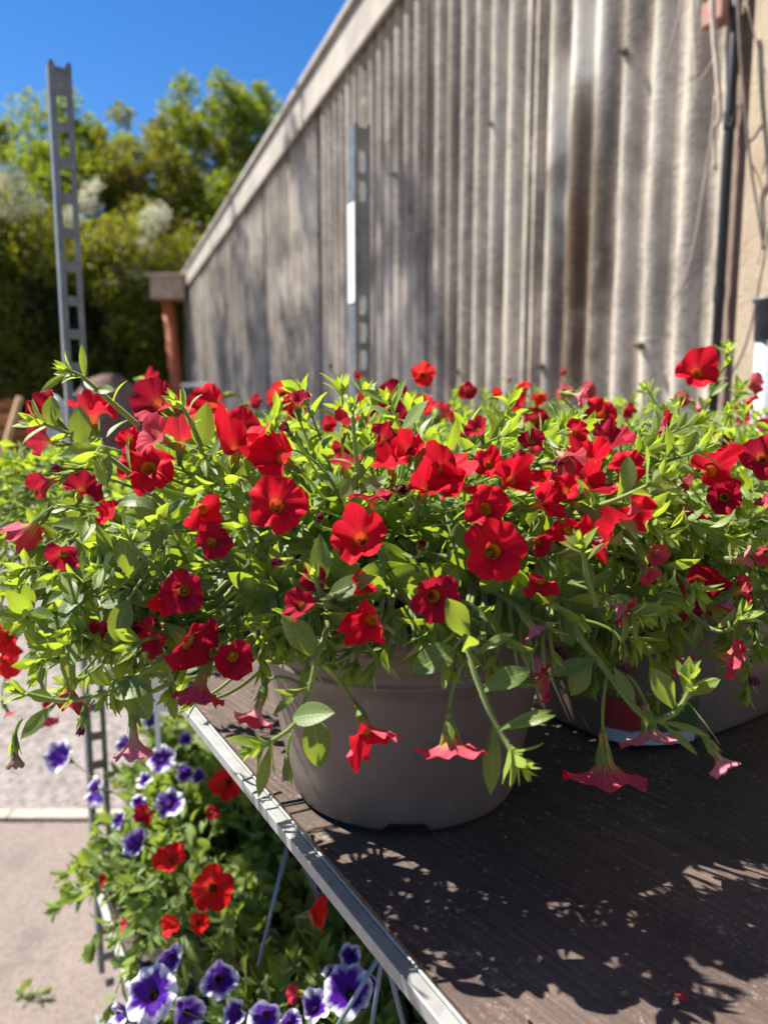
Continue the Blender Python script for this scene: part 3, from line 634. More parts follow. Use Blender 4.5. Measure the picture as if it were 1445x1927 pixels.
rot = g.node('ShaderNodeMapping', {'Vector': p, 'Rotation': (0, 0, R_(52)), 'Scale': (1, 1, 1)}).outputs[0]
grain = g.noise(g.mapping(rot, (6, 260, 1)), 1.0, 4, .65); grain2 = g.noise(g.mapping(p, (90, 700, 1)), 1.0, 2, .6)
dirt = g.noise(p, 9, 6, .65); dust = g.noise(p, 330, 3, .7)
c = g.ramp(dirt, [(.3, (.066, .046, .038)), (.7, (.130, .093, .076))])
c = g.mix(g.ramp(grain, [(.38, .55), (.6, 0.0)]), c, (.035, .025, .022))
c = g.mix(g.ramp(dust, [(.56, 0.0), (.74, .45)]), c, (.22, .17, .14))
c = g.mix(g.ramp(g.math('MULTIPLY', g.noise(p, 35, 4, .7), dust), [(.33, 0.0), (.42, .5)]), c, (.33, .27, .21))
g.set(Base_Color=c, Roughness=.72, Specular_IOR_Level=.3); g.bump(g.math('ADD', g.math('MULTIPLY', grain, .8), dust), .5, .0012)
PLY = g.m
tr_ = tag(empty('plant_trolley', tp(.67, .28, 0)), 'metal plant trolley with dark plywood shelves and slotted uprights', 'trolley')
LEN, WID = 1.36, .565
EU = [DU, DV, np.array([0, 0, 1.0])]
def shelf(z):
    mb = MB(); mb.box(tp(LEN / 2, .285, z - .009), (LEN - .03, WID - .032, .014), EU)
    b = mb.build('shelf_board', PLY, tr_)
    f = MB(); W2 = .0085
    for (a, b_, la, lb) in ((LEN / 2, .002 + W2 / 2, LEN, W2), (LEN / 2, WID + .004 - W2 / 2, LEN, W2), (.006, .285, W2, WID - W2 * 2), (LEN - .006, .285, W2, WID - W2 * 2)):
        f.box(tp(a, b_, z - .001), (la, lb, .009), EU)
    # raised inner lip and the turned-under ledge that carries the board
    f.box(tp(LEN / 2, .0115, z + .001), (LEN - .03, .0018, .0075), EU); f.box(tp(LEN / 2, .024, z - .0195), (LEN - .03, .02, .003), EU)
    f.build('edge_frame', GALV, b, bevel=.0007)
shelf(SZ); shelf(LZ)
def upright(a, b, flip, sticker=None):
    """U-profile: web with a ladder of rectangular holes, two flanges with narrow slots"""
    mb = MB(); wv, fl, th = .034, .030, .0025; c0 = tp(a, b, 0)
    pitch = .0565; hole = .040; n = int(ZT / pitch)
    for sgn in (-1, 1): mb.box(c0 + DV * sgn * (wv / 2 - .0045) + np.array([0, 0, ZT / 2 + .1]) , (th, .009, ZT - .2), EU)
    z = ZT - .052
    mb.box(c0 + np.array([0, 0, ZT - .028]), (th, wv - .018, .045), EU)
    while z > .12:
        z -= hole; mb.box(c0 + np.array([0, 0, z - (pitch - hole) / 2]), (th, wv - .018, pitch - hole), EU); z -= (pitch - hole)
    # horn tips left and right of the notch at the top
    for sgn in (-1, 1): mb.box(c0 + DV * sgn * (wv / 2 - .003) + np.array([0, 0, ZT + .002]), (th, .006, .004), EU)
    for sgn in (-1, 1):
        o = c0 + DV * sgn * (wv / 2) - DU * (fl / 2 + th / 2)
        if sgn == -1: mb.box(o + np.array([0, 0, ZT / 2 + .1]), (fl, th, ZT - .2), EU)
        else:
            for k in (-1, 1): mb.box(o + DU * k * (fl / 2 - .006) + np.array([0, 0, ZT / 2 + .1]), (.012, th, ZT - .2), EU)
            z = ZT
            while z > .2: mb.box(o + np.array([0, 0, z - .012]), (fl - .024, th, .024), EU); z -= pitch
    u = mb.build('upright', UPR, tr_, bevel=.0006)
    if sticker:
        z0, z1 = sticker; st_ = MB(); st_.box(c0 + DV * -(wv / 2 + .0022) - DU * (fl / 2) + np.array([0, 0, (z0 + z1) / 2]), (fl - .002, .0014, z1 - z0), EU)
        st_.box(c0 + DU * .0022 + DV * -.0 + np.array([0, 0, (z0 + z1) / 2 + .0]), (.0014, .020, (z1 - z0) * .86), EU, mi=1)
        st_.build('sticker', [simple('white_tape', (.80, .80, .78), .6, 0, .06), simple('grey_tape', (.22, .21, .20), .7)], u)
upright(-.012, .036, 1)
upright(-.012, .606, 1, (at(680, 565, 1.614)[2], at(680, 372, 1.614)[2]))
upright(LEN + .012, .017, -1); upright(LEN + .012, .548, -1)
for a in (.05, LEN - .05):
    for b in (.05, .52):
        mb = MB(); c0 = tp(a, b, .0625); mb.tube([c0 - DV * .015, c0 + DV * .015], .0624, .0624, 24); mb.build('wheel', bp, tr_)
mb = MB()
for b_ in (.10, .47): mb.box(tp(LEN / 2, b_, .15), (LEN, .04, .04), EU)
for a_ in (.02, LEN - .02): mb.box(tp(a_, .285, .112), (.04, WID, .034), EU)
mb.build('base_frame', UPR, tr_, bevel=.003)
# bench carrying the plants that stand further right
be = tag(empty('plant_bench', (.78, 1.25, 0)), 'low bench behind the trolley under the right-hand plants', 'bench')
mb = MB(); B0 = tp(.0, .60, 0)
mb.box(tp(.42, .96, SZ - .02), (1.25, .70, .03), EU); mb.build('bench_top', PLY, be)
for a in (-.15, 1.0):
    for b in (.66, 1.26): mb = MB(); mb.box(tp(a, b, (SZ - .036) / 2), (.045, .045, SZ - .036), EU); mb.build('leg', GALV, be)

# ------------------------------------------------------------------ potted plants
g = NM('taupe_pot_plastic'); p = g.wpos()
g.set(Base_Color=g.ramp(g.noise(p, 14, 4, .6), [(.3, (.125, .098, .086)), (.7, (.155, .122, .106))]), Roughness=.46, Specular_IOR_Level=.4)
sc = g.ramp(g.noise(g.mapping(p, (1, 1, .35)), 60, 6, .75), [(.60, 0.0), (.72, .5)]); ds = g.ramp(g.noise(p, 26, 5, .7), [(.52, 0.0), (.66, .35)])
g.set(Base_Color=g.mix(ds, g.mix(sc, g.ramp(g.noise(p, 14, 4, .6), [(.3, (.128, .097, .082)), (.7, (.160, .123, .104))]), (.26, .22, .19)), (.085, .062, .05)), Roughness=g.ramp(g.noise(p, 30, 4), [(.3, .34), (.7, .55)]))
g.bump(g.noise(p, 420, 3), .12, .0004)
POT = g.m
SOIL = simple('potting_soil', (.035, .022, .016), .95, 0, .5, 120, .9, .004)
def pot(root, c, rb, rt, h, sx=1.0, sy=1.0, rotz=0.0, feet=True):
    mb = MB(); c = np.asarray(c, float); n = 96
    prof = [(rb * .6, .002), (rb * .93, .002), (rb * .985, .0025), (rb, .006), (rb * 1.012, .012), (rb + (rt - rb) * .35, h * .30), (rb + (rt - rb) * .72, h * .66),
            (rb + (rt - rb) * .80, h * .735), (rb + (rt - rb) * .80 + .0015, h * .74), (rb + (rt - rb) * .82 + .0015, h * .755), (rb + (rt - rb) * .83 + .0004, h * .76), (rb + (rt - rb) * .86, h * .80), (rb + (rt - rb) * .86 + .0014, h * .805), (rb + (rt - rb) * .90, h * .86),
            (rt - .001, h * .90), (rt + .003, h * .905), (rt + .004, h * .92), (rt + .004, h * .985), (rt + .002, h), (rt - .002, h), (rt - .003, h * .985), (rt - .003, h * .8), (rb * .9, .02)]
    V = []; UV = []
    for j, (r, z) in enumerate(prof):
        for k in range(n):
            a = 2 * math.pi * k / n; ca, sa = math.cos(a), math.sin(a)
            if sx != sy: e = 3.2; m = (abs(ca) ** e + abs(sa) ** e) ** (-1 / e)
            else: m = 1
            x, y = (r - rb + sx * rb) * m * ca if sx != 1 else r * ca, r * sy * m * sa
            zz = z
            if feet and j < 4:                                     # notches between the feet of the base
                na = min(abs((a - f + math.pi) % (2 * math.pi) - math.pi) for f in (R_(-90), R_(30), R_(150)))
                if na < .13 * .1 / rb * .9: zz = .0085
            V.append(c + np.array([x * math.cos(rotz) - y * math.sin(rotz), x * math.sin(rotz) + y * math.cos(rotz), zz])); UV.append((k / n, z))
    F = [(j * n + k, j * n + (k + 1) % n, (j + 1) * n + (k + 1) % n, (j + 1) * n + k) for j in range(len(prof) - 1) for k in range(n)]
    mb.add(V, F, UV); po = mb.build('pot', POT, root, smooth=True)
    if feet:                                                       # black ring seen through the notches
        q = MB(); q.lathe([(rb * .90, .0015), (rb * .90, .012)], c, 64); q.build('base_ring', bp, po)
    sb = MB(); V = [c + np.array([0, 0, h * .86])]
    for k in range(48):
        a = 2 * math.pi * k / 48; ca, sa = math.cos(a), math.sin(a); m = (abs(ca) ** 3.2 + abs(sa) ** 3.2) ** (-1 / 3.2) if sx != sy else 1
        r = rt - .004; x, y = ((r - rb + sx * rb) if sx != 1 else r) * m * ca, r * sy * m * sa
        V.append(c + np.array([x * math.cos(rotz) - y * math.sin(rotz), x * math.sin(rotz) + y * math.cos(rotz), h * .84]))
    sb.add(V, [(0, k + 1, (k + 1) % 48 + 1) for k in range(48)]); sb.build('soil', SOIL, root)
    return po

class Dome:
    def __init__(s, c, r): s.c = np.array(c, float); s.r = np.array(r, float)
    def hit(s, px, py, off=.0):
        d = ray(px, py); o = (O - s.c) / s.r; dd = d / s.r
        A = dd @ dd; B_ = 2 * o @ dd; C_ = o @ o - 1; D = B_ * B_ - 4 * A * C_
        t = (-B_ - math.sqrt(D)) / (2 * A) if D > 0 else -B_ / (2 * A)
        return O + d * t - nrm(d) * off
KPX = {'red': 1.0}
SV = np.array(SUNV)
def place_flowers(root, dome, lst, q, beams=None):
    heroes = []
    for it in lst:
        px, py, dpx, yaw, pitch, kind = it[:6]; depth = it[6] if len(it) > 6 else None; ped = it[7] if len(it) > 7 else None
        p = at(px, py, depth) if depth else dome.hit(px, py, .012)
        dist = np.linalg.norm(p - O); R = dpx / 2 * dist / FPX * 1.1
        if kind in ('plum', 'tan'): R *= .9
        if ped is None and beams is not None:
            e = p - beams[0]; al = e @ SV; lt = np.linalg.norm(e - al[:, None] * SV, axis=1)
            if np.any((al > .004) & (lt < beams[1] * .55)): continue
        if ped is None:
            yaw += q.gauss(0, 26); pitch += q.gauss(0, 18); R *= q.uniform(.88, 1.08)
            if kind == 'red' and q.random() < .42: kind = q.choice(['folded', 'crumple', 'folded', 'dark'])
        ax = facing(yaw, pitch)
        if ped is not None: pe = at(*ped)
        else: pe = None
        flower(root, p, ax, R, kind, back=dome.c, ped=pe, seed=int(px * 7 + py))
        heroes.append((p, ax, R))
    return heroes
SV = np.array(SUNV)
def make_avoid(heroes, beams=None):
    H = [h for h in heroes]
    P = np.array([h[0] for h in H]); A = np.array([nrm(O - h[0]) for h in H]); R = np.array([h[2] for h in H])
    def f(x):
        if beams is not None:
            e = x - beams[0]; al = e @ SV; lt = np.linalg.norm(e - al[:, None] * SV, axis=1)
            if np.any((al > .004) & (lt < beams[1])): return True
        d = x - P; a = np.einsum('ij,ij->i', d, A); lat = np.linalg.norm(d - a[:, None] * A, axis=1)
        return bool(np.any((a > -R * .25) & (a < .3) & (lat < R * .95)))
    return f
def bush(root, dome, origin, ro, n, seed, avoid=None, L=.030, leaf_kind='long', wr=.36, gap=.012, mats=(None, None), up=.5, gap_az=None, fill=.8, rise=.04, low=-.55, bright=0.0, tip=6, names=('foliage', 'stems')):
    R = random.Random(seed); lm, sm = MB(), MB(); origin = np.asarray(origin, float)
    for i in range(n):
        while True:
            u = nrm([R.gauss(0, 1), R.gauss(0, 1), R.gauss(0, 1)])
            if u[2] > low and (gap_az is None or gap_az(u, R)): break
        f = R.uniform(fill, 1.06); tgt = dome.c + dome.r * u * f
        a = math.atan2(tgt[1] - origin[1], tgt[0] - origin[0]); rr = ro * R.random() ** .5
        st = origin + np.array([math.cos(a) * rr, math.sin(a) * rr, 0])
        h = tgt - st; mid = st + h * .45 + np.array([0, 0, rise + .35 * max(0, math.hypot(h[0], h[1]) - .05) * (1 if h[2] < .1 else .4)])
        path = bez(st, mid, tgt, 12) + 0
        w_ = np.array([R.gauss(0, .006) for _ in range(3)]); path = path + np.outer(np.sin(np.linspace(0, 3.1, 12)), w_)
        if avoid is not None and sum(avoid(p_) for p_ in path[4:]) >= 3: continue
        shoot(lm, sm, path, R, leaf_from=R.uniform(.06, .22), r0=.0011, bare=(5 if root is P0 and names[0] == 'foliage' else 0), gap=gap, L=L, avoid=avoid, kind=leaf_kind, wr=wr, bright=bright + R.uniform(-.08, .12), tip=tip)
    lo = lm.build(names[0], mats[0] or LEAF, root, smooth=True); so_ = sm.build(names[1], mats[1] or STEM, root, smooth=True)
    return lo, so_

CG = 'calibrachoa plants in pots'
# ---------------- front plant
c0 = np.array([.015, .572, SZ])
P0 = tag(empty('potted_calibrachoa', c0), 'red flowering calibrachoa in the round taupe pot at the front of the shelf', 'potted plant', CG)
pot(P0, c0, .086, .110, .148)
D0 = Dome((-.015, .60, SZ + .178), (.285, .178, .118))
FL0 = [(300, 1195, 90, -20, -30, 'crumple', .43), (405, 1290, 110, 20, -30, 'crumple', .415), (455, 1280, 80, 40, -20, 'folded', .42), (610, 900, 90, -30, 35, 'folded'), (745, 960, 90, 10, 40, 'folded'), (870, 915, 80, -20, 50, 'red'), (960, 905, 84, 30, 20, 'folded'), (1110, 870, 84, -20, 40, 'red'), (480, 900, 90, 20, 45, 'red'), (340, 830, 84, -10, 50, 'folded'), (215, 925, 80, -20, 20, 'folded'), (650, 800, 60, 20, 50, 'red'), (900, 810, 56, 0, 50, 'dark'), (560, 760, 60, 0, 50, 'dark'), (1010, 1020, 60, 20, 0, 'dark'), (770, 850, 70, -30, 50, 'folded'), (1190, 960, 90, 30, 20, 'folded', .45), (250, 1010, 70, -20, 10, 'dark'), (440, 1020, 66, 0, 0, 'crumple'), (680, 1015, 118, -8, 14, 'red'), (520, 952, 122, -14, 22, 'red'), (533, 862, 108, -62, 22, 'folded'), (382, 958, 92, 12, 5, 'red'), (446, 848, 118, -5, 55, 'folded'), (836, 888, 112, 14, 28, 'red'),
       (800, 925, 84, -18, 58, 'folded'), (912, 958, 110, 14, 34, 'folded'), (926, 1038, 132, 10, 10, 'red'), (1140, 990, 128, 42, 6, 'folded', .445), (1146, 840, 96, 10, 62, 'red'), (1178, 880, 74, 30, 10, 'folded'),
       (815, 1122, 98, 4, -8, 'dark'), (700, 1166, 92, -28, -12, 'folded'), (346, 1112, 88, 10, -15, 'red'), (352, 1206, 120, 8, -38, 'dark', .42), (438, 1235, 92, 34, -14, 'crumple', .42), (378, 1285, 120, -8, -52, 'dark', .425),
       (570, 1140, 76, -20, -20, 'red'), (1010, 1285, 82, 46, -25, 'dark'), (1000, 1178, 66, 40, -52, 'pink'), (1000, 1238, 66, 60, -30, 'pink'), (1048, 1215, 62, 30, -62, 'plum'), (1160, 1142, 68, 30, -48, 'pink'), (1176, 1245, 52, 14, -58, 'plum'), (1230, 1040, 54, 48, 18, 'pink'), (1216, 1076, 54, 20, -55, 'pink'),
       (1062, 862, 88, 50, -28, 'pink'), (985, 872, 50, 20, 20, 'dark'), (1020, 905, 60, 0, 60, 'red'), (1065, 925, 70, -40, 35, 'red'), (1015, 950, 84, 10, 25, 'red'), (720, 832, 76, 58, 22, 'crumple'), (650, 880, 70, -10, 40, 'red'), (700, 945, 100, 20, 70, 'dark'), (735, 880, 70, 0, 60, 'folded'), (280, 882, 122, -2, 48, 'folded'),
       (92, 775, 84, -30, 30, 'dark'), (175, 783, 96, 5, 42, 'red'), (62, 992, 92, -25, -20, 'folded'), (120, 1042, 62, -20, -12, 'dark'), (205, 1165, 78, 10, -35, 'crumple'), (254, 1172, 46, 10, -66, 'plum'), (310, 1125, 60, -20, -20, 'red'),
       (402, 768, 98, 4, 40, 'red'), (300, 762, 92, -12, 40, 'dark'), (455, 808, 84, 8, 52, 'red'), (96, 905, 64, -45, -10, 'dark'), (155, 925, 70, 0, 10, 'red'), (130, 1300, 90, 0, -60, 'crumple', .50), (92, 830, 60, -60, 0, 'dark'),
       (793, 1028, 46, 0, 25, 'plum'), (530, 1058, 48, -40, -10, 'plum'), (600, 975, 56, 30, 10, 'plum'), (540, 808, 52, -30, 30, 'plum'), (748, 920, 52, 20, 20, 'plum'), (1040, 870, 50, 40, 20, 'plum'), (118, 882, 46, -60, 10, 'plum'), (295, 862, 36, 10, 20, 'plum'),
       (1108, 918, 70, 0, 25, 'red'), (1000, 835, 56, -20, 40, 'dark'), (790, 860, 60, 0, 70, 'red'), (245, 830, 60, 0, 40, 'red'), (590, 1085, 52, 0, 0, 'dark')]
rq = random.Random(4)
_r = random.Random(99); NCORE = len(FL0)
for _ in range(60):                                                # smaller part-hidden blooms between the large ones
    x, y = _r.uniform(90, 1180), _r.uniform(790, 1130)
    if len(FL0) > NCORE + 36: break
    if any(abs(x - f[0]) < 34 and abs(y - f[1]) < 34 for f in FL0): continue
    FL0.append((x, y, _r.uniform(50, 90), _r.uniform(-60, 60), _r.uniform(-35, 60), _r.choice(['dark', 'crumple', 'folded', 'crumple', 'pink', 'folded', 'dark', 'red'])))
# gaps in the crown through which the sun reaches the pot's left side and the shelf
BP = [(np.array([.015, .572, SZ]) + np.array([-.105 * math.cos(a), -.105 * math.sin(a), h]), .017) for a in (-.2, .05, .3, .55) for h in (.03, .065, .10)]
BP += [(atz(x, y, SZ), r) for x, y, r in [(610, 1590, .014), (650, 1640, .016), (640, 1600, .014), (700, 1620, .014), (760, 1640, .010), (690, 1700, .018), (735, 1770, .018), (790, 1700, .010), (800, 1800, .012), (830, 1880, .018), (900, 1905, .015),
       (1010, 1660, .006), (1090, 1668, .008), (1140, 1640, .007), (1075, 1700, .007), (1030, 1760, .010), (1080, 1790, .012), (1100, 1740, .008), (1180, 1830, .012), (1260, 1870, .014), (1320, 1790, .010), (1340, 1830, .010), (1400, 1880, .012), (960, 1745, .008), (1000, 1870, .014), (900, 1700, .008), (860, 1770, .010), (1420, 1640, .005), (1340, 1640, .005), (1200, 1650, .004), (950, 1600, .005), (1120, 1910, .02), (1380, 1910, .018), (770, 1850, .014), (850, 1930, .016), (960, 1830, .010), (1000, 1800, .008), (1230, 1800, .009), (1150, 1760, .008), (930, 1660, .006), (1290, 1830, .010), (1200, 1900, .014)]]
BEAMS = (np.array([b[0] for b in BP]), np.array([b[1] * 1.1 + .012 for b in BP]))
H0 = place_flowers(P0, D0, FL0[19:NCORE], rq) + place_flowers(P0, D0, FL0[:19] + FL0[NCORE:], rq, BEAMS)
# flowers hanging on their own stalks below the crown:  pixel, size, facing, kind, depth, where the stalk leaves the shoot (px, py, y)
HANG = [(690, 1372, 112, 26, -30, 'folded', .395, (604, 1250, .405)), (848, 1392, 132, 14, -74, 'wide', .385, (880, 1236, .395)), (484, 1338, 84, -22, -52, 'pink', .40, (572, 1290, .40)), (252, 1392, 86, 14, -78, 'pink', .41, (238, 1290, .415)),
        (1138, 1436, 146, 6, -72, 'wide', .42, (1141, 1272, .425)), (1222, 1372, 118, 12, -66, 'widepink', .445, (1180, 1270, .45)), (1352, 1428, 64, 50, -50, 'pink', .40, (1250, 1362, .41)),
        (155, 1366, 40, -20, -72, 'plum', .42, (190, 1300, .42)), (30, 1422, 50, 10, -85, 'tan', .43, (42, 1352, .435)), (540, 1454, 34, 6, -82, 'tan', .385, (548, 1380, .39)), (1362, 1236, 74, 62, -8, 'red', .47, (1280, 1180, .48)), (1412, 1270, 44, 40, -58, 'plum', .50, (1390, 1200, .50)), (1280, 1240, 56, 20, -40, 'pink', .50, (1265, 1180, .51))]
H0 += place_flowers(P0, D0, HANG, rq)
av = make_avoid(H0, BEAMS)
def gap0(u, R):
    # keep the lower front over the pot open: only short shoots reach below the rim there
    if u[2] < -.25 and u[1] < .2 and -.35 < u[0] < .42: return R.random() < .05
    if u[0] < -.25 and u[1] < -.35 and u[2] < .75: return R.random() < .6
    if u[2] < -.3: return R.random() < .6
    return True
bush(P0, D0, c0 + np.array([0, 0, .135]), .09, 260, 21, av, L=.035, wr=.49, gap=.0135, gap_az=gap0, low=-.6)
# short inner growth that hides the soil and rim
D0b = Dome((-.01, .59, SZ + .155), (.225, .150, .085))
def gapb(u, R): return True
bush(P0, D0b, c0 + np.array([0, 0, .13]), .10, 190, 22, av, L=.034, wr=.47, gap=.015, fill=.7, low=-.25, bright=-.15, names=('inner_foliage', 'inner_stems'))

def trail(root, pts, seed, r0=.0016, L=.030, gap=.013, leaf_from=.12, tip=8, bright=.1, extra=(), bud=None, wr=.34, avoid=None):
    """one trailing shoot that can be told apart: its stem, with its leaves as a sub-part"""
    R = random.Random(seed); path = smooth_path([at(*p) for p in pts], 6); lm, sm = MB(), MB()
    shoot(lm, sm, path, R, r0=r0, leaf_from=leaf_from, gap=gap, L=L, avoid=avoid, bright=bright, tip=tip, wr=wr)
    for (bx, by, by_, tx, ty, ty_, wpx, tint, roll) in extra:      # single leaves: base, tip, width in photo pixels
        a, b = at(bx, by, by_), at(tx, ty, ty_); d = b - a; l = np.linalg.norm(d); vdir = nrm(O - (a + b) / 2)
        leaf(lm, a, d, vdir + np.array([0, 0, .55]), l * 1.04, wpx / FPX * np.linalg.norm(a - O), R.uniform(.1, .5), .28, tint, 'long' if roll < 5 else 'ovate', (roll % 5) * 1.0, R)
        k = np.argmin(np.linalg.norm(path - a, axis=1)); sm.tube([path[k], a], r0 * .6, r0 * .5, 5, tint=.6)
    if len(pts) > 5:
        A_, F_ = [], []
        for _ in range(900):
            f = R.random() * (len(path) - 1.001); i = int(f); f -= i; c_ = path[i] * (1 - f) + path[i + 1] * f; t_ = nrm(path[i + 1] - path[i]); o_ = nrm(np.cross(t_, [R.gauss(0, 1), R.gauss(0, 1), R.gauss(0, 1)]))
            b_ = len(A_); A_ += [c_ + o_ * r0 * .7 - t_ * .00006, c_ + o_ * r0 * .7 + t_ * .00006, c_ + o_ * (r0 + R.uniform(.0008, .0017))]; F_.append((b_, b_ + 1, b_ + 2))
        sm.add(A_, F_, tint=1.0)
    s = sm.build('trailing_shoot', STEM, root, smooth=True); (lm.build('leaves', LEAF, s, smooth=True) if lm.n else None)
    return s
trail(P0, [(610, 1130, .46), (615, 1180, .42), (598, 1230, .405), (584, 1290, .40), (556, 1360, .39), (508, 1396, .385), (470, 1412, .38)], 1, gap=.05, L=.024, tip=11,
      extra=[(553, 1350, .39, 620, 1336, .38, 46, .25, 5), (590, 1352, .392, 604, 1448, .39, 52, .12, 5), (512, 1398, .385, 480, 1508, .385, 24, .7, 0), (500, 1400, .385, 430, 1388, .38, 20, .8, 0), (600, 1240, .405, 540, 1160, .40, 52, .25, 0), (580, 1285, .40, 505, 1345, .40, 16, .7, 0)])
trail(P0, [(850, 1105, .46), (872, 1160, .42), (880, 1225, .395), (905, 1300, .385), (935, 1370, .378), (965, 1418, .37), (985, 1445, .365)], 2, gap=.05, L=.026, tip=11,
      extra=[(878, 1200, .395, 846, 1130, .39, 50, .3, 0), (852, 1222, .41, 778, 1262, .40, 56, .2, 5), (930, 1360, .38, 922, 1496, .378, 34, .35, 0), (905, 1300, .385, 990, 1255, .38, 44, .3, 0), (900, 1225, .40, 960, 1190, .395, 22, .5, 0), (945, 1372, .378, 1040, 1345, .37, 20, .7, 0), (940, 1372, .378, 1030, 1330, .372, 18, .7, 0)])
trail(P0, [(1040, 1090, .46), (1085, 1190, .43), (1140, 1262, .42), (1190, 1328, .41), (1228, 1355, .405), (1270, 1340, .40), (1296, 1300, .40), (1302, 1268, .40)], 3, r0=.0019, gap=.06, L=.026, tip=9,
      extra=[(1270, 1335, .40, 1232, 1262, .395, 40, .45, 0), (1290, 1310, .40, 1296, 1240, .40, 26, .55, 0), (1290, 1310, .40, 1352, 1278, .40, 26, .5, 0), (1290, 1318, .40, 1358, 1394, .40, 11, .7, 1), (1235, 1356, .405, 1345, 1378, .40, 14, .7, 0), (1245, 1362, .405, 1318, 1420, .40, 14, .7, 0), (1120, 1240, .42, 1035, 1266, .42, 30, .2, 0), (1115, 1240, .42, 1070, 1308, .42, 40, .15, 0), (1195, 1330, .41, 1160, 1260, .41, 24, .3, 0)])
trail(P0, [(470, 1130, .46), (400, 1180, .44), (310, 1240, .425), (215, 1296, .415), (130, 1318, .41), (60, 1308, .405), (25, 1296, .40)], 4, gap=.02, L=.024, tip=8,
      extra=[(212, 1298, .415, 278, 1290, .41, 46, .2, 5), (240, 1290, .415, 284, 1350, .41, 50, .15, 5), (136, 1300, .412, 122, 1215, .41, 24, .25, 0), (105, 1325, .41, 34, 1390, .405, 26, .25, 0), (212, 1290, .415, 170, 1265, .41, 26, .9, 0), (104, 1318, .41, 56, 1302, .405, 24, .8, 0)])
trail(P0, [(320, 960, .50), (262, 905, .47), (190, 850, .46), (120, 812, .45), (62, 790, .44)], 5, gap=.015, L=.026, tip=8, extra=[(152, 850, .45, 150, 765, .45, 38, .1, 0), (96, 806, .45, 98, 745, .45, 30, .15, 0)])
trail(P0, [(260, 800, .50), (205, 752, .48), (178, 728, .475), (150, 706, .47), (120, 694, .465)], 6, gap=.014, L=.024, tip=7, extra=[(160, 715, .472, 154, 650, .472, 13, .3, 0), (178, 735, .475, 212, 730, .47, 20, .6, 0), (130, 700, .47, 76, 736, .465, 14, .4, 0)])
trail(P0, [(668, 930, .44), (672, 880, .435), (668, 835, .43), (664, 790, .428), (662, 760, .426)], 7, gap=.014, L=.022, tip=8, extra=[(665, 900, .43, 640, 935, .425, 32, .3, 5), (668, 930, .43, 726, 896, .425, 30, .15, 0)])
trail(P0, [(395, 900, .48), (380, 850, .47), (362, 800, .46), (345, 768, .455), (330, 752, .452)], 8, gap=.014, L=.024, tip=8, extra=[(378, 840, .465, 388, 762, .46, 42, .1, 5)])
trail(P0, [(1120, 1140, .43), (1105, 1090, .42), (1098, 1050, .415), (1090, 1015, .41)], 9, gap=.012, L=.024, tip=9, extra=[])
trail(P0, [(640, 1150, .43), (615, 1135, .42), (600, 1110, .41), (590, 1080, .405)], 10, gap=.012, L=.024, tip=6, extra=[(620, 1120, .41, 700, 1082, .405, 40, .2, 5), (605, 1110, .41, 602, 1010, .41, 40, .2, 0)])
trail(P0, [(330, 1120, .45), (300, 1075, .44), (262, 1040, .43), (235, 1000, .425)], 11, gap=.013, L=.026, tip=7, extra=[(305, 1102, .43, 398, 1098, .425, 42, .1, 5), (245, 1085, .43, 232, 1008, .425, 42, .15, 0), (190, 1135, .43, 245, 1120, .425, 34, .1, 5), (240, 1130, .425, 212, 1212, .42, 42, .12, 5)])
trail(P0, [(1100, 960, .46), (1160, 940, .44), (1215, 915, .43), (1255, 893, .425)], 12, gap=.012, L=.030, tip=11, bright=.2, extra=[(1180, 935, .44, 1182, 860, .44, 32, .1, 0)])
for k, (x, y) in enumerate([(1390, 1190), (1290, 1150), (1240, 1140)]):
    trail(P0, [(x - 120, y - 60, .50), (x - 60, y - 10, .48), (x - 20, y - 5, .47), (x + 10, y - 40, .46)], 30 + k, gap=.012, L=.024, tip=8)

# ---------------- the other calibrachoas (each with its own pot, leaves and flowers)
def calib(label, c, rb, rt, h, dome, n, seed, flowers, L=.032, gap=.0145, inner=50, shape=None, low=-.5):
    c = np.array(c, float); root = tag(empty('potted_calibrachoa', c), label, 'potted plant', CG)
    if shape: pot(root, c, rb, rt, h, *shape, feet=False)
    else: pot(root, c, rb, rt, h)
    hs = place_flowers(root, dome, flowers, rq)
    bush(root, dome, c + np.array([0, 0, h * .85]), rt * .8, n, seed, make_avoid(hs, BEAMS) if hs else None, L=L, gap=gap, low=low, bright=.08)
    return root
# left, behind and half off the shelf
DL = Dome((-.44, .98, SZ + .075), (.24, .22, .165))
calib('softly blurred calibrachoa with orange red flowers trailing off the left of the shelf', (-.265, 1.00, SZ), .078, .105, .14, DL, 170, 41,
      [(18, 1195, 70, -30, 0, 'pred'), (8, 1245, 60, -10, -40, 'pred'), (75, 1210, 42, 20, 0, 'dark'), (15, 1338, 30, 0, -30, 'pink'), (105, 1090, 70, -30, 10, 'red'), (150, 1140, 50, 10, -10, 'red'), (130, 1180, 34, 10, -40, 'dark'), (205, 1098, 60, -10, 0, 'red'), (170, 1060, 50, 0, 20, 'pink'), (90, 1350, 40, 20, -40, 'pink')])
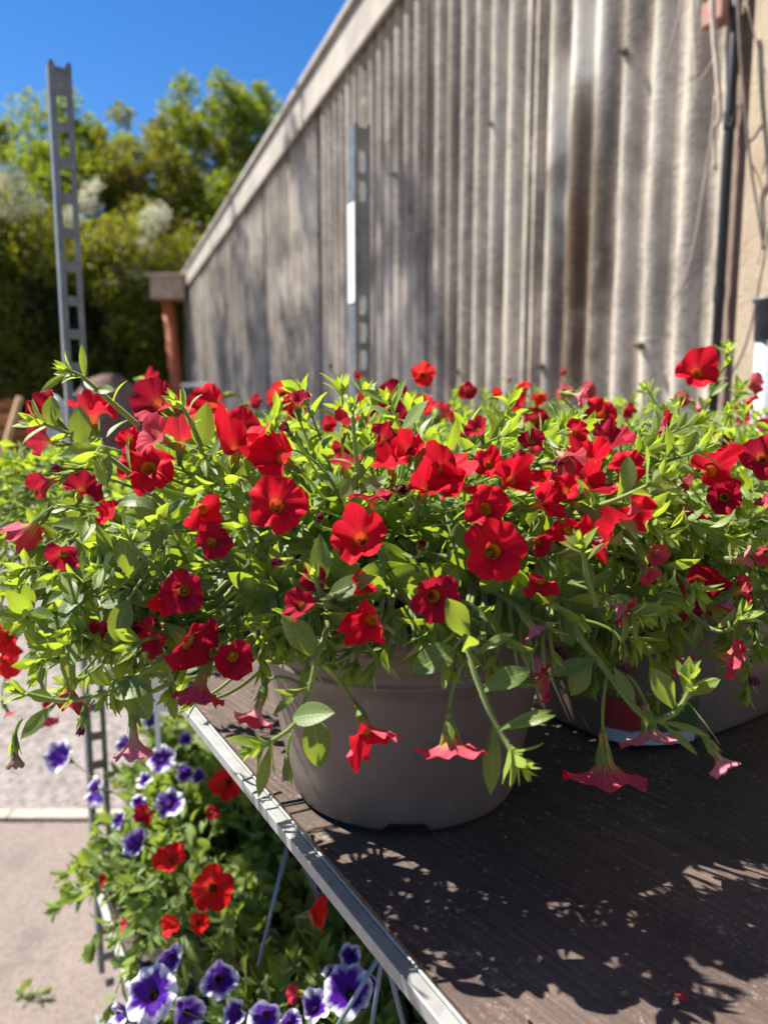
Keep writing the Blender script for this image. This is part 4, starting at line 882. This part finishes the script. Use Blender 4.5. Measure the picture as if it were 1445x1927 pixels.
# right trough
tc = (.315, .765, SZ)
DT = Dome((.33, .70, SZ + .135), (.22, .21, .155))
T = calib('red and faded pink calibrachoa in the long taupe trough at the right of shelf', tc, .088, .108, .15, DT, 230, 42,
      [(1240, 800, 56, 55, 0, 'crumple'), (1336, 886, 92, 50, 5, 'folded'), (1432, 862, 90, -10, 5, 'dark'), (1362, 936, 62, 0, 5, 'crumple'), (1290, 962, 84, 20, -40, 'crumple'), (1236, 1010, 60, 40, -10, 'dark'), (1310, 1095, 92, 20, 0, 'dark'), (1392, 1112, 74, 20, 5, 'red'), (1392, 1052, 56, 50, -20, 'pink'),
       (1440, 1040, 50, 40, 0, 'pink'), (1130, 782, 84, 30, 25, 'folded'), (1085, 745, 52, 30, -15, 'pink'), (1440, 960, 60, 30, 10, 'dark'), (1280, 905, 40, 0, 0, 'pink'), (1370, 1130, 50, -20, -30, 'pink'), (1305, 1145, 60, 10, -40, 'crumple')], shape=(2.05, 1.0, R_(36)))
# plant label stuck round the trough's front corner
lb = MB(); a0 = atz(1062, 1440, SZ)[:2]
def tro(a, z):
    ca, sa = math.cos(a), math.sin(a); m = (abs(ca) ** 3.2 + abs(sa) ** 3.2) ** (-1 / 3.2); rb, rt = .088, .108; r = rb + (rt - rb) * z / .15 + .0022
    x, y = (r - rb + 2.05 * rb) * m * ca, r * m * sa; ro_ = R_(36)
    return np.array([tc[0] + x * math.cos(ro_) - y * math.sin(ro_), tc[1] + x * math.sin(ro_) + y * math.cos(ro_), SZ + z])
V = []; UV = []; na_, nz_ = 24, 10
for j in range(nz_ + 1):
    for k in range(na_ + 1): V.append(tro(R_(200 + 34 * k / na_), .004 + .040 * j / nz_)); UV.append((k / na_, j / nz_))
lb.add(V, [(j * (na_ + 1) + k, j * (na_ + 1) + k + 1, (j + 1) * (na_ + 1) + k + 1, (j + 1) * (na_ + 1) + k) for j in range(nz_) for k in range(na_)], UV)
g = NM('printed_label'); s = g.sep(g.uv())
c = g.mix(g.ramp(g.math('ADD', s[1], g.math('MULTIPLY', g.noise(g.uv(), 3), .2)), [(.36, 0.0), (.42, 1.0)]), (.42, .45, .50), g.mix(g.ramp(g.math('ADD', s[0], g.math('MULTIPLY', g.noise(g.uv(), 6), .35)), [(.62, 0.0), (.7, 1.0)]), (.30, .03, .03), (.05, .09, .03)))
g.set(Base_Color=c, Roughness=.4)
lb.build('plant_label', g.m, [o for o in T.children if o.name.startswith('pot')][0], smooth=True)
# back of the trolley
DB1 = Dome((.02, .98, SZ + .18), (.24, .20, .105))
calib('calibrachoa behind the front pot with small scarlet flowers along its top', (.04, .97, SZ), .08, .105, .14, DB1, 200, 43,
      [(532, 742, 66, 20, 12, 'pred'), (555, 775, 48, 0, 0, 'dark'), (690, 762, 56, 0, 10, 'dark'), (738, 750, 66, 5, 12, 'dark'), (795, 705, 50, -10, 12, 'pred'), (798, 765, 44, 0, 30, 'pred'), (832, 782, 74, 25, 30, 'red'), (748, 800, 72, 10, 20, 'dark'), (880, 735, 34, 0, 0, 'dark'), (975, 770, 66, 40, 10, 'folded'), (948, 790, 36, 40, -30, 'pink'), (700, 800, 50, -10, 10, 'dark'), (500, 815, 66, 30, -10, 'crumple'), (865, 820, 44, 20, 0, 'dark'), (930, 745, 30, 0, 10, 'pred'), (615, 800, 36, 0, 30, 'red'), (645, 840, 40, 0, 0, 'dark')], low=-.2)
DB2 = Dome((-.20, 1.22, SZ + .165), (.22, .20, .120))
calib('leafy calibrachoa near the left upright with one crimson bloom on top', (-.19, 1.23, SZ), .08, .105, .14, DB2, 150, 44,
      [(275, 715, 46, 20, 20, 'dark'), (285, 735, 34, 0, -20, 'pink'), (420, 745, 50, 10, 0, 'dark'), (470, 760, 40, 30, 0, 'dark'), (385, 770, 46, 0, 20, 'red'), (330, 760, 40, 0, 0, 'dark')], low=-.2)
DB3 = Dome((.16, 1.34, SZ + .19), (.24, .20, .125))
calib('mostly green calibrachoa standing next to the taped right upright', (.16, 1.34, SZ), .08, .105, .14, DB3, 150, 45,
      [(622, 690, 16, 20, 0, 'plum'), (672, 705, 22, 0, 0, 'dark'), (980, 735, 24, 10, 0, 'dark'), (955, 715, 14, 0, 0, 'dark'), (870, 740, 24, 0, 0, 'dark')], low=-.2)
# on the bench
DR1 = Dome((.60, 1.02, SZ + .145), (.26, .24, .145))
calib('calibrachoa at the right with a faded pink bloom beside the white pipe', (.60, 1.02, SZ), .08, .105, .14, DR1, 210, 46,
      [(1410, 722, 42, 30, 20, 'pink'), (1402, 752, 46, 30, -10, 'crumple'), (1385, 772, 24, 0, 0, 'dark'), (1280, 750, 34, 20, 0, 'pink'), (1320, 800, 24, 0, 0, 'pink'), (1350, 830, 36, 10, 0, 'dark'), (1440, 800, 30, 0, 0, 'dark'), (1310, 760, 30, 0, 0, 'pink'), (1400, 790, 30, 0, 0, 'pink')], low=-.2)
DR2 = Dome((.42, 1.22, SZ + .18), (.25, .20, .115))
DR2f = Dome((.40, .98, SZ + .245), (.03, .03, .02))
T2 = calib('calibrachoa whose round red bloom rises highest in front of the wall', (.42, 1.20, SZ), .08, .105, .14, DR2, 170, 47,
      [(1310, 702, 76, -8, 12, 'red', .86), (1015, 745, 30, 10, 0, 'pred'), (985, 728, 26, 0, 10, 'pred'), (1060, 735, 34, 30, -10, 'pink'), (1100, 735, 40, 20, -10, 'pink'), (1175, 770, 40, 20, 0, 'dark'), (1060, 700, 18, 0, 0, 'pink'), (1005, 790, 50, 20, 0, 'crumple'), (1210, 735, 14, 0, 0, 'plum')], low=-.2)
for k, pts in enumerate([[(1330, 900, .98), (1320, 800, .93), (1345, 720, .90), (1362, 690, .89), (1368, 655, .88)], [(1300, 880, .98), (1270, 800, .93), (1235, 760, .90), (1215, 730, .89)],
                         [(1370, 860, .98), (1375, 780, .94), (1395, 730, .91)]]):
    trail(T2, pts, 60 + k, gap=.012, L=.032, tip=9, bright=.2)

# front drape: short leafy shoots that hang over the rim of the front pot
R5 = random.Random(5); avH = make_avoid(H0)
for k in range(40):
    x = 480 + k * 14.5 + R5.uniform(-10, 10); y1 = 1234 + R5.uniform(-30, 42)
    trail(P0, [(x + R5.uniform(-30, 30), 1080, .475), (x + R5.uniform(-15, 15), 1130, .445), (x, (1130 + y1) / 2 + 10, .43), (x + R5.uniform(-25, 25), y1, .425)], 100 + k, gap=.011, L=.032, tip=6, bright=.0, leaf_from=.05, wr=.44, avoid=(av if k % 2 and x > 600 else avH))

# ------------------------------------------------------------------ hanging baskets standing on the lower shelf
PG = 'petunia baskets on the lower shelf'
BASK = simple('dark_basket_plastic', (.03, .028, .03), .5)
HNG = simple('blue_grey_hanger', (.16, .20, .27), .4, 0, .1)
FZ = .735
def basket(label, cx, cy, r, n, seed, flowers, strands):
    c = np.array([cx, cy, LZ]); root = tag(empty('petunia_basket', c), label, 'hanging basket', PG)
    mb = MB(); mb.lathe([(.07, .0), (.085, .004), (r * .75, .06), (r * .97, .14), (r, .145), (r, .16), (r * .96, .16), (r * .93, .13), (.07, .02)], c, 64); mb.build('basket', BASK, root, smooth=True)
    mb = MB(); mb.lathe([(.0, .14), (r * .94, .132)], c, 40); mb.build('soil', SOIL, root)
    dome = Dome((cx, cy, LZ + .15), (r * 1.3, r * 1.5, FZ - LZ - .16))
    hs = []
    for (px, py, d, yaw, pitch, kind, z) in flowers:
        p = atz(px, py, z); dist = np.linalg.norm(p - O); R = d / 2 * dist / FPX * 1.0
        ax = facing(yaw, pitch); flower(root, p, ax, R, kind, back=c + np.array([0, 0, .1]), seed=int(px + 3 * py), calyx=True); hs.append((p, ax, R))
    bush(root, dome, c + np.array([0, 0, .13]), r * .8, n, seed, make_avoid(hs), L=.046, leaf_kind='ovate', wr=.56, gap=.021, mats=(PLEAF, STEM), low=-.35, fill=.6, rise=.03, tip=7)
    for top, ends in strands:
        T = at(*top)
        for e in ends: mb = MB(); mb.tube([T, at(*e)], .0022, .0022, 6); mb.build('hanger_strand', HNG, root, smooth=True)
        mb = MB(); mb.tube(smooth_path([T, T + np.array([.0, 0, .02]), T + np.array([.012, 0, .04]), T + np.array([.004, 0, .055]), T + np.array([-.01, 0, .045])], 4), .003, .003, 6); mb.build('hook', HNG, root, smooth=True)
    return root
basket('petunia basket nearest the photographer with large white rimmed purple blooms', .01, .735, .17, 240, 201,
       [(290, 1872, 94, -14, 52, 'purple', .74), (412, 1842, 78, 20, 40, 'purple', .73), (322, 1800, 56, 10, 20, 'purple', .71), (657, 1868, 88, -20, 55, 'purple', .74), (664, 1796, 48, -20, 10, 'purple', .72), (592, 1900, 62, 0, 60, 'purple', .72), (500, 1908, 60, 0, 20, 'purple', .73), (745, 1838, 48, 40, 30, 'purple', .70),
        (400, 1672, 84, 10, 30, 'pred', .75), (330, 1742, 46, -40, 30, 'pred', .72), (585, 1722, 62, 70, 20, 'pred', .74), (372, 1738, 40, 30, 40, 'pred', .72), (604, 1664, 40, 10, 40, 'purple', .70), (240, 1738, 30, -60, 20, 'pink', .68), (545, 1925, 50, 20, 50, 'purple', .73), (450, 1905, 54, -30, 30, 'purple', .71), (625, 1840, 44, 30, 60, 'purple', .72), (700, 1850, 50, -30, 30, 'purple', .71), (560, 1870, 40, -50, 30, 'pink', .72), (350, 1905, 60, 40, 20, 'purple', .70), (240, 1900, 50, -50, 10, 'purple', .70)],
       [((722, 1785, .58), [(600, 1990, .60), (690, 1990, .62), (775, 1990, .60)])])
basket('petunia basket behind the nearest one with small purple and dark red blooms', -.235, 1.09, .175, 270, 202,
       [(122, 1427, 64, -20, 40, 'purple', .73), (187, 1490, 56, -50, 20, 'purple', .73), (306, 1432, 56, 10, 40, 'purple', .74), (262, 1585, 62, -10, 30, 'purple', .75), (320, 1516, 58, 20, 50, 'purple', .74), (280, 1530, 44, -20, 20, 'dark', .75), (322, 1620, 66, 10, 60, 'pred', .74), (430, 1472, 70, 0, 20, 'pred', .76),
        (384, 1462, 44, -40, 30, 'purple', .73), (238, 1400, 34, 0, 30, 'purple', .72), (200, 1656, 26, -60, 10, 'dark', .66), (262, 1510, 30, 0, 40, 'purple', .72), (345, 1455, 44, 40, 20, 'purple', .74), (275, 1470, 36, -40, 40, 'purple', .73), (230, 1545, 34, -40, 20, 'purple', .70), (400, 1530, 30, 20, 40, 'dark', .74)],
       [((548, 1560, .80), [(486, 1818, .74), (640, 1800, .9), (520, 1700, 1.0)])])
basket('small petunia basket against the left upright in the shade of the trolley', -.33, 1.42, .14, 150, 203,
       [(290, 1352, 46, 0, 10, 'purple', .74), (352, 1392, 34, 0, 40, 'purple', .74)], [])
# white price card stuck in the far basket
lbm = MB(); q0, q1 = at(262, 1340, 1.12), at(325, 1250, 1.12)
lbm.box(((q0[0] + q1[0]) / 2, 1.12, (q0[2] + q1[2]) / 2), (abs(q1[0] - q0[0]), .0012, abs(q1[2] - q0[2])))
lbm.box(((q0[0] + q1[0]) / 2, 1.121, q0[2] - .03), (.008, .0012, .07))
tag(lbm.build('plant_card', simple('white_card', (.80, .80, .80), .5, 0, .05), bevel=.0004), 'plain white plant card behind the crimson flowers at the left', 'plant card')
# torn sprig lying on the paving
spg = tag(empty('fallen_sprig', atz(58, 1868, .01)), 'small torn green sprig lying on the pale paving slab', 'sprig')
lm, sm = MB(), MB(); pth = smooth_path([atz(28, 1858, .012), atz(45, 1868, .02), atz(62, 1872, .018), atz(85, 1868, .02)], 5)
shoot(lm, sm, pth, random.Random(3), r0=.002, L=.04, gap=.012, tip=7, kind='ovate', wr=.5); sm.build('stem', STEM, spg, smooth=True); lm.build('leaves', PLEAF, spg, smooth=True)
# crumbs on the shelf
cr = MB(); q = random.Random(8)
for _ in range(260):
    a_, b_ = q.uniform(.5, 1.3), q.uniform(.03, .5); c_ = tp(a_, b_, SZ + .0005); s_ = q.uniform(.0006, .0018); th = q.uniform(0, 3.1)
    cr.box(c_, (s_ * q.uniform(1, 3), s_, s_ * .7), [np.array([math.cos(th), math.sin(th), 0]), np.array([-math.sin(th), math.cos(th), 0]), np.array([0, 0, 1.0])])
tag(cr.build('soil_crumbs', simple('crumb', (.20, .14, .10), .9)), 'fine crumbs of soil and petals scattered on the shelf', 'crumbs', kind='stuff')

# more trailing growth at the left of the front plant
R6 = random.Random(66)
for k in range(16):
    x = R6.uniform(30, 420); y = R6.uniform(1060, 1330); y0 = y - R6.uniform(60, 130); d = R6.uniform(.43, .56)
    trail(P0, [(x + 190, y0 - 60, d + .06), (x + 120, y0, d + .03), (x + 55, (y0 + y) / 2 + 14, d + .01), (x, y, d)], 150 + k, gap=.0125, L=.031, tip=7, bright=.05, leaf_from=.1, wr=.42, avoid=av)

for k in range(16):
    x = R6.uniform(1060, 1450); y1 = R6.uniform(1190, 1330); d = R6.uniform(.50, .60)
    trail(T, [(x - 30, 1050, d + .07), (x - 10, 1110, d + .03), (x, (1110 + y1) / 2, d + .01), (x + R6.uniform(-30, 30), y1, d)], 200 + k, gap=.0125, L=.031, tip=7, bright=.0, leaf_from=.1, wr=.42, avoid=av)

# outer layer of short broad-leaved sprigs over the front of the crown
R7 = random.Random(707); lm = MB(); sm = lm
for k in range(150):
    px, py = R7.uniform(20, 1330), R7.uniform(800, 1215)
    if px < 420: py += R7.uniform(0, 110)
    h_ = D0.hit(px, py, .006); out = nrm(h_ - D0.c); b0 = h_ - out * .055; side = nrm(np.cross(out, [0, 0, 1])) * R7.uniform(-.03, .03)
    e0 = h_ + out * R7.uniform(-.004, .014) + side + np.array([0, 0, R7.uniform(-.025, .02)])
    if av(e0) or av(h_): continue
    shoot(lm, sm, bez(b0, h_ - out * .02 + side * .3 + np.array([0, 0, .008]), e0, 9), R7, r0=.0013, leaf_from=.15, gap=.0088, L=.032, avoid=av, wr=.38, bright=R7.uniform(-.12, .16), tip=7, lowtint=.1)
lm.build('outer_foliage', LEAF, P0, smooth=True)
# tall tree out of the picture on the left whose thin crown dapples the wall
qd = np.random.default_rng(31); cl = []
for k in range(54):
    y = qd.uniform(6.2, 15.5); x = -5.0 - (y - 6) * .30 + qd.uniform(-1.3, 1.3) - .9; cl.append(((x, y, qd.uniform(8.3, 10.8)), qd.uniform(.35, .75)))
cl = [c for c in cl if c[0][0] + c[1] < -.53 * c[0][1]]
sh = tag(empty('tall_tree', (-8.6, 10.5, 0)), 'tall thin crowned tree beyond the left edge that dapples the corrugated wall', 'tree')
mb = MB(); crown_leaves(mb, cl, 120, .11, qd); mb.build('crown', F_LIME, sh)
mb = MB(); mb.tube([(-8.6, 10.5, 0), (-8.4, 10.5, 4), (-8.2, 10.6, 7.5)], .2, .1, 10)
for c_, r in cl[:18]: mb.tube(bez(np.array([-8.3, 10.5, 5.5]), np.array([(c_[0] - 8.3) / 2, (c_[1] + 10.5) / 2, 8.0]), np.array(c_), 6), .06, .015, 5)
mb.build('trunk', BARK, sh, smooth=True)
# fallen petals on the shelf
for x, y, r_, z_ in ((1290, 1885, .004, 20),):
    p_ = atz(x, y, SZ + .001); V, F, UV = corolla(r_, tube=.05, seed=int(x)); keep = [f for f in F if max(f) < len(V)]
    m_ = MB(); lf = R7.uniform(0, 3); leaf(m_, p_, [math.cos(lf), math.sin(lf), .05], [0, 0, 1], r_ * 2, r_ * 1.5, .6, .5, .5, 'ovate', 0, R7)
    tag(m_.build('fallen_petal', simple('loose_petal', (.34, .02, .03) if x > 1000 else (.45, .2, .2), .7), smooth=True), {1290: 'small dry red petal on the shelf at lower right', 1010: 'curled red scrap of petal on the sunny shelf below the trough', 1395: 'red petal scrap on the shaded shelf near the right edge', 742: 'pale petal scrap on the shelf just below the front pot'}[x], 'petal')

# leafy sprigs at the front left of the crown, nearer than its middle
lm = MB()
for k in range(62):
    px, py = R7.uniform(30, 470), R7.uniform(860, 1270); d = R7.uniform(.405, .475)
    e0 = at(px, py, d); b0 = at(px + R7.uniform(20, 110), py + R7.uniform(-10, 50), d + .05)
    if avH(e0): continue
    shoot(lm, lm, bez(b0, (b0 + e0) / 2 + np.array([0, 0, .012]), e0, 9), R7, r0=.0013, leaf_from=.1, gap=.0085, L=.030, avoid=avH, wr=.37, bright=R7.uniform(-.2, .10), tip=7, lowtint=.1)
lm.build('outer_foliage', LEAF, P0, smooth=True)
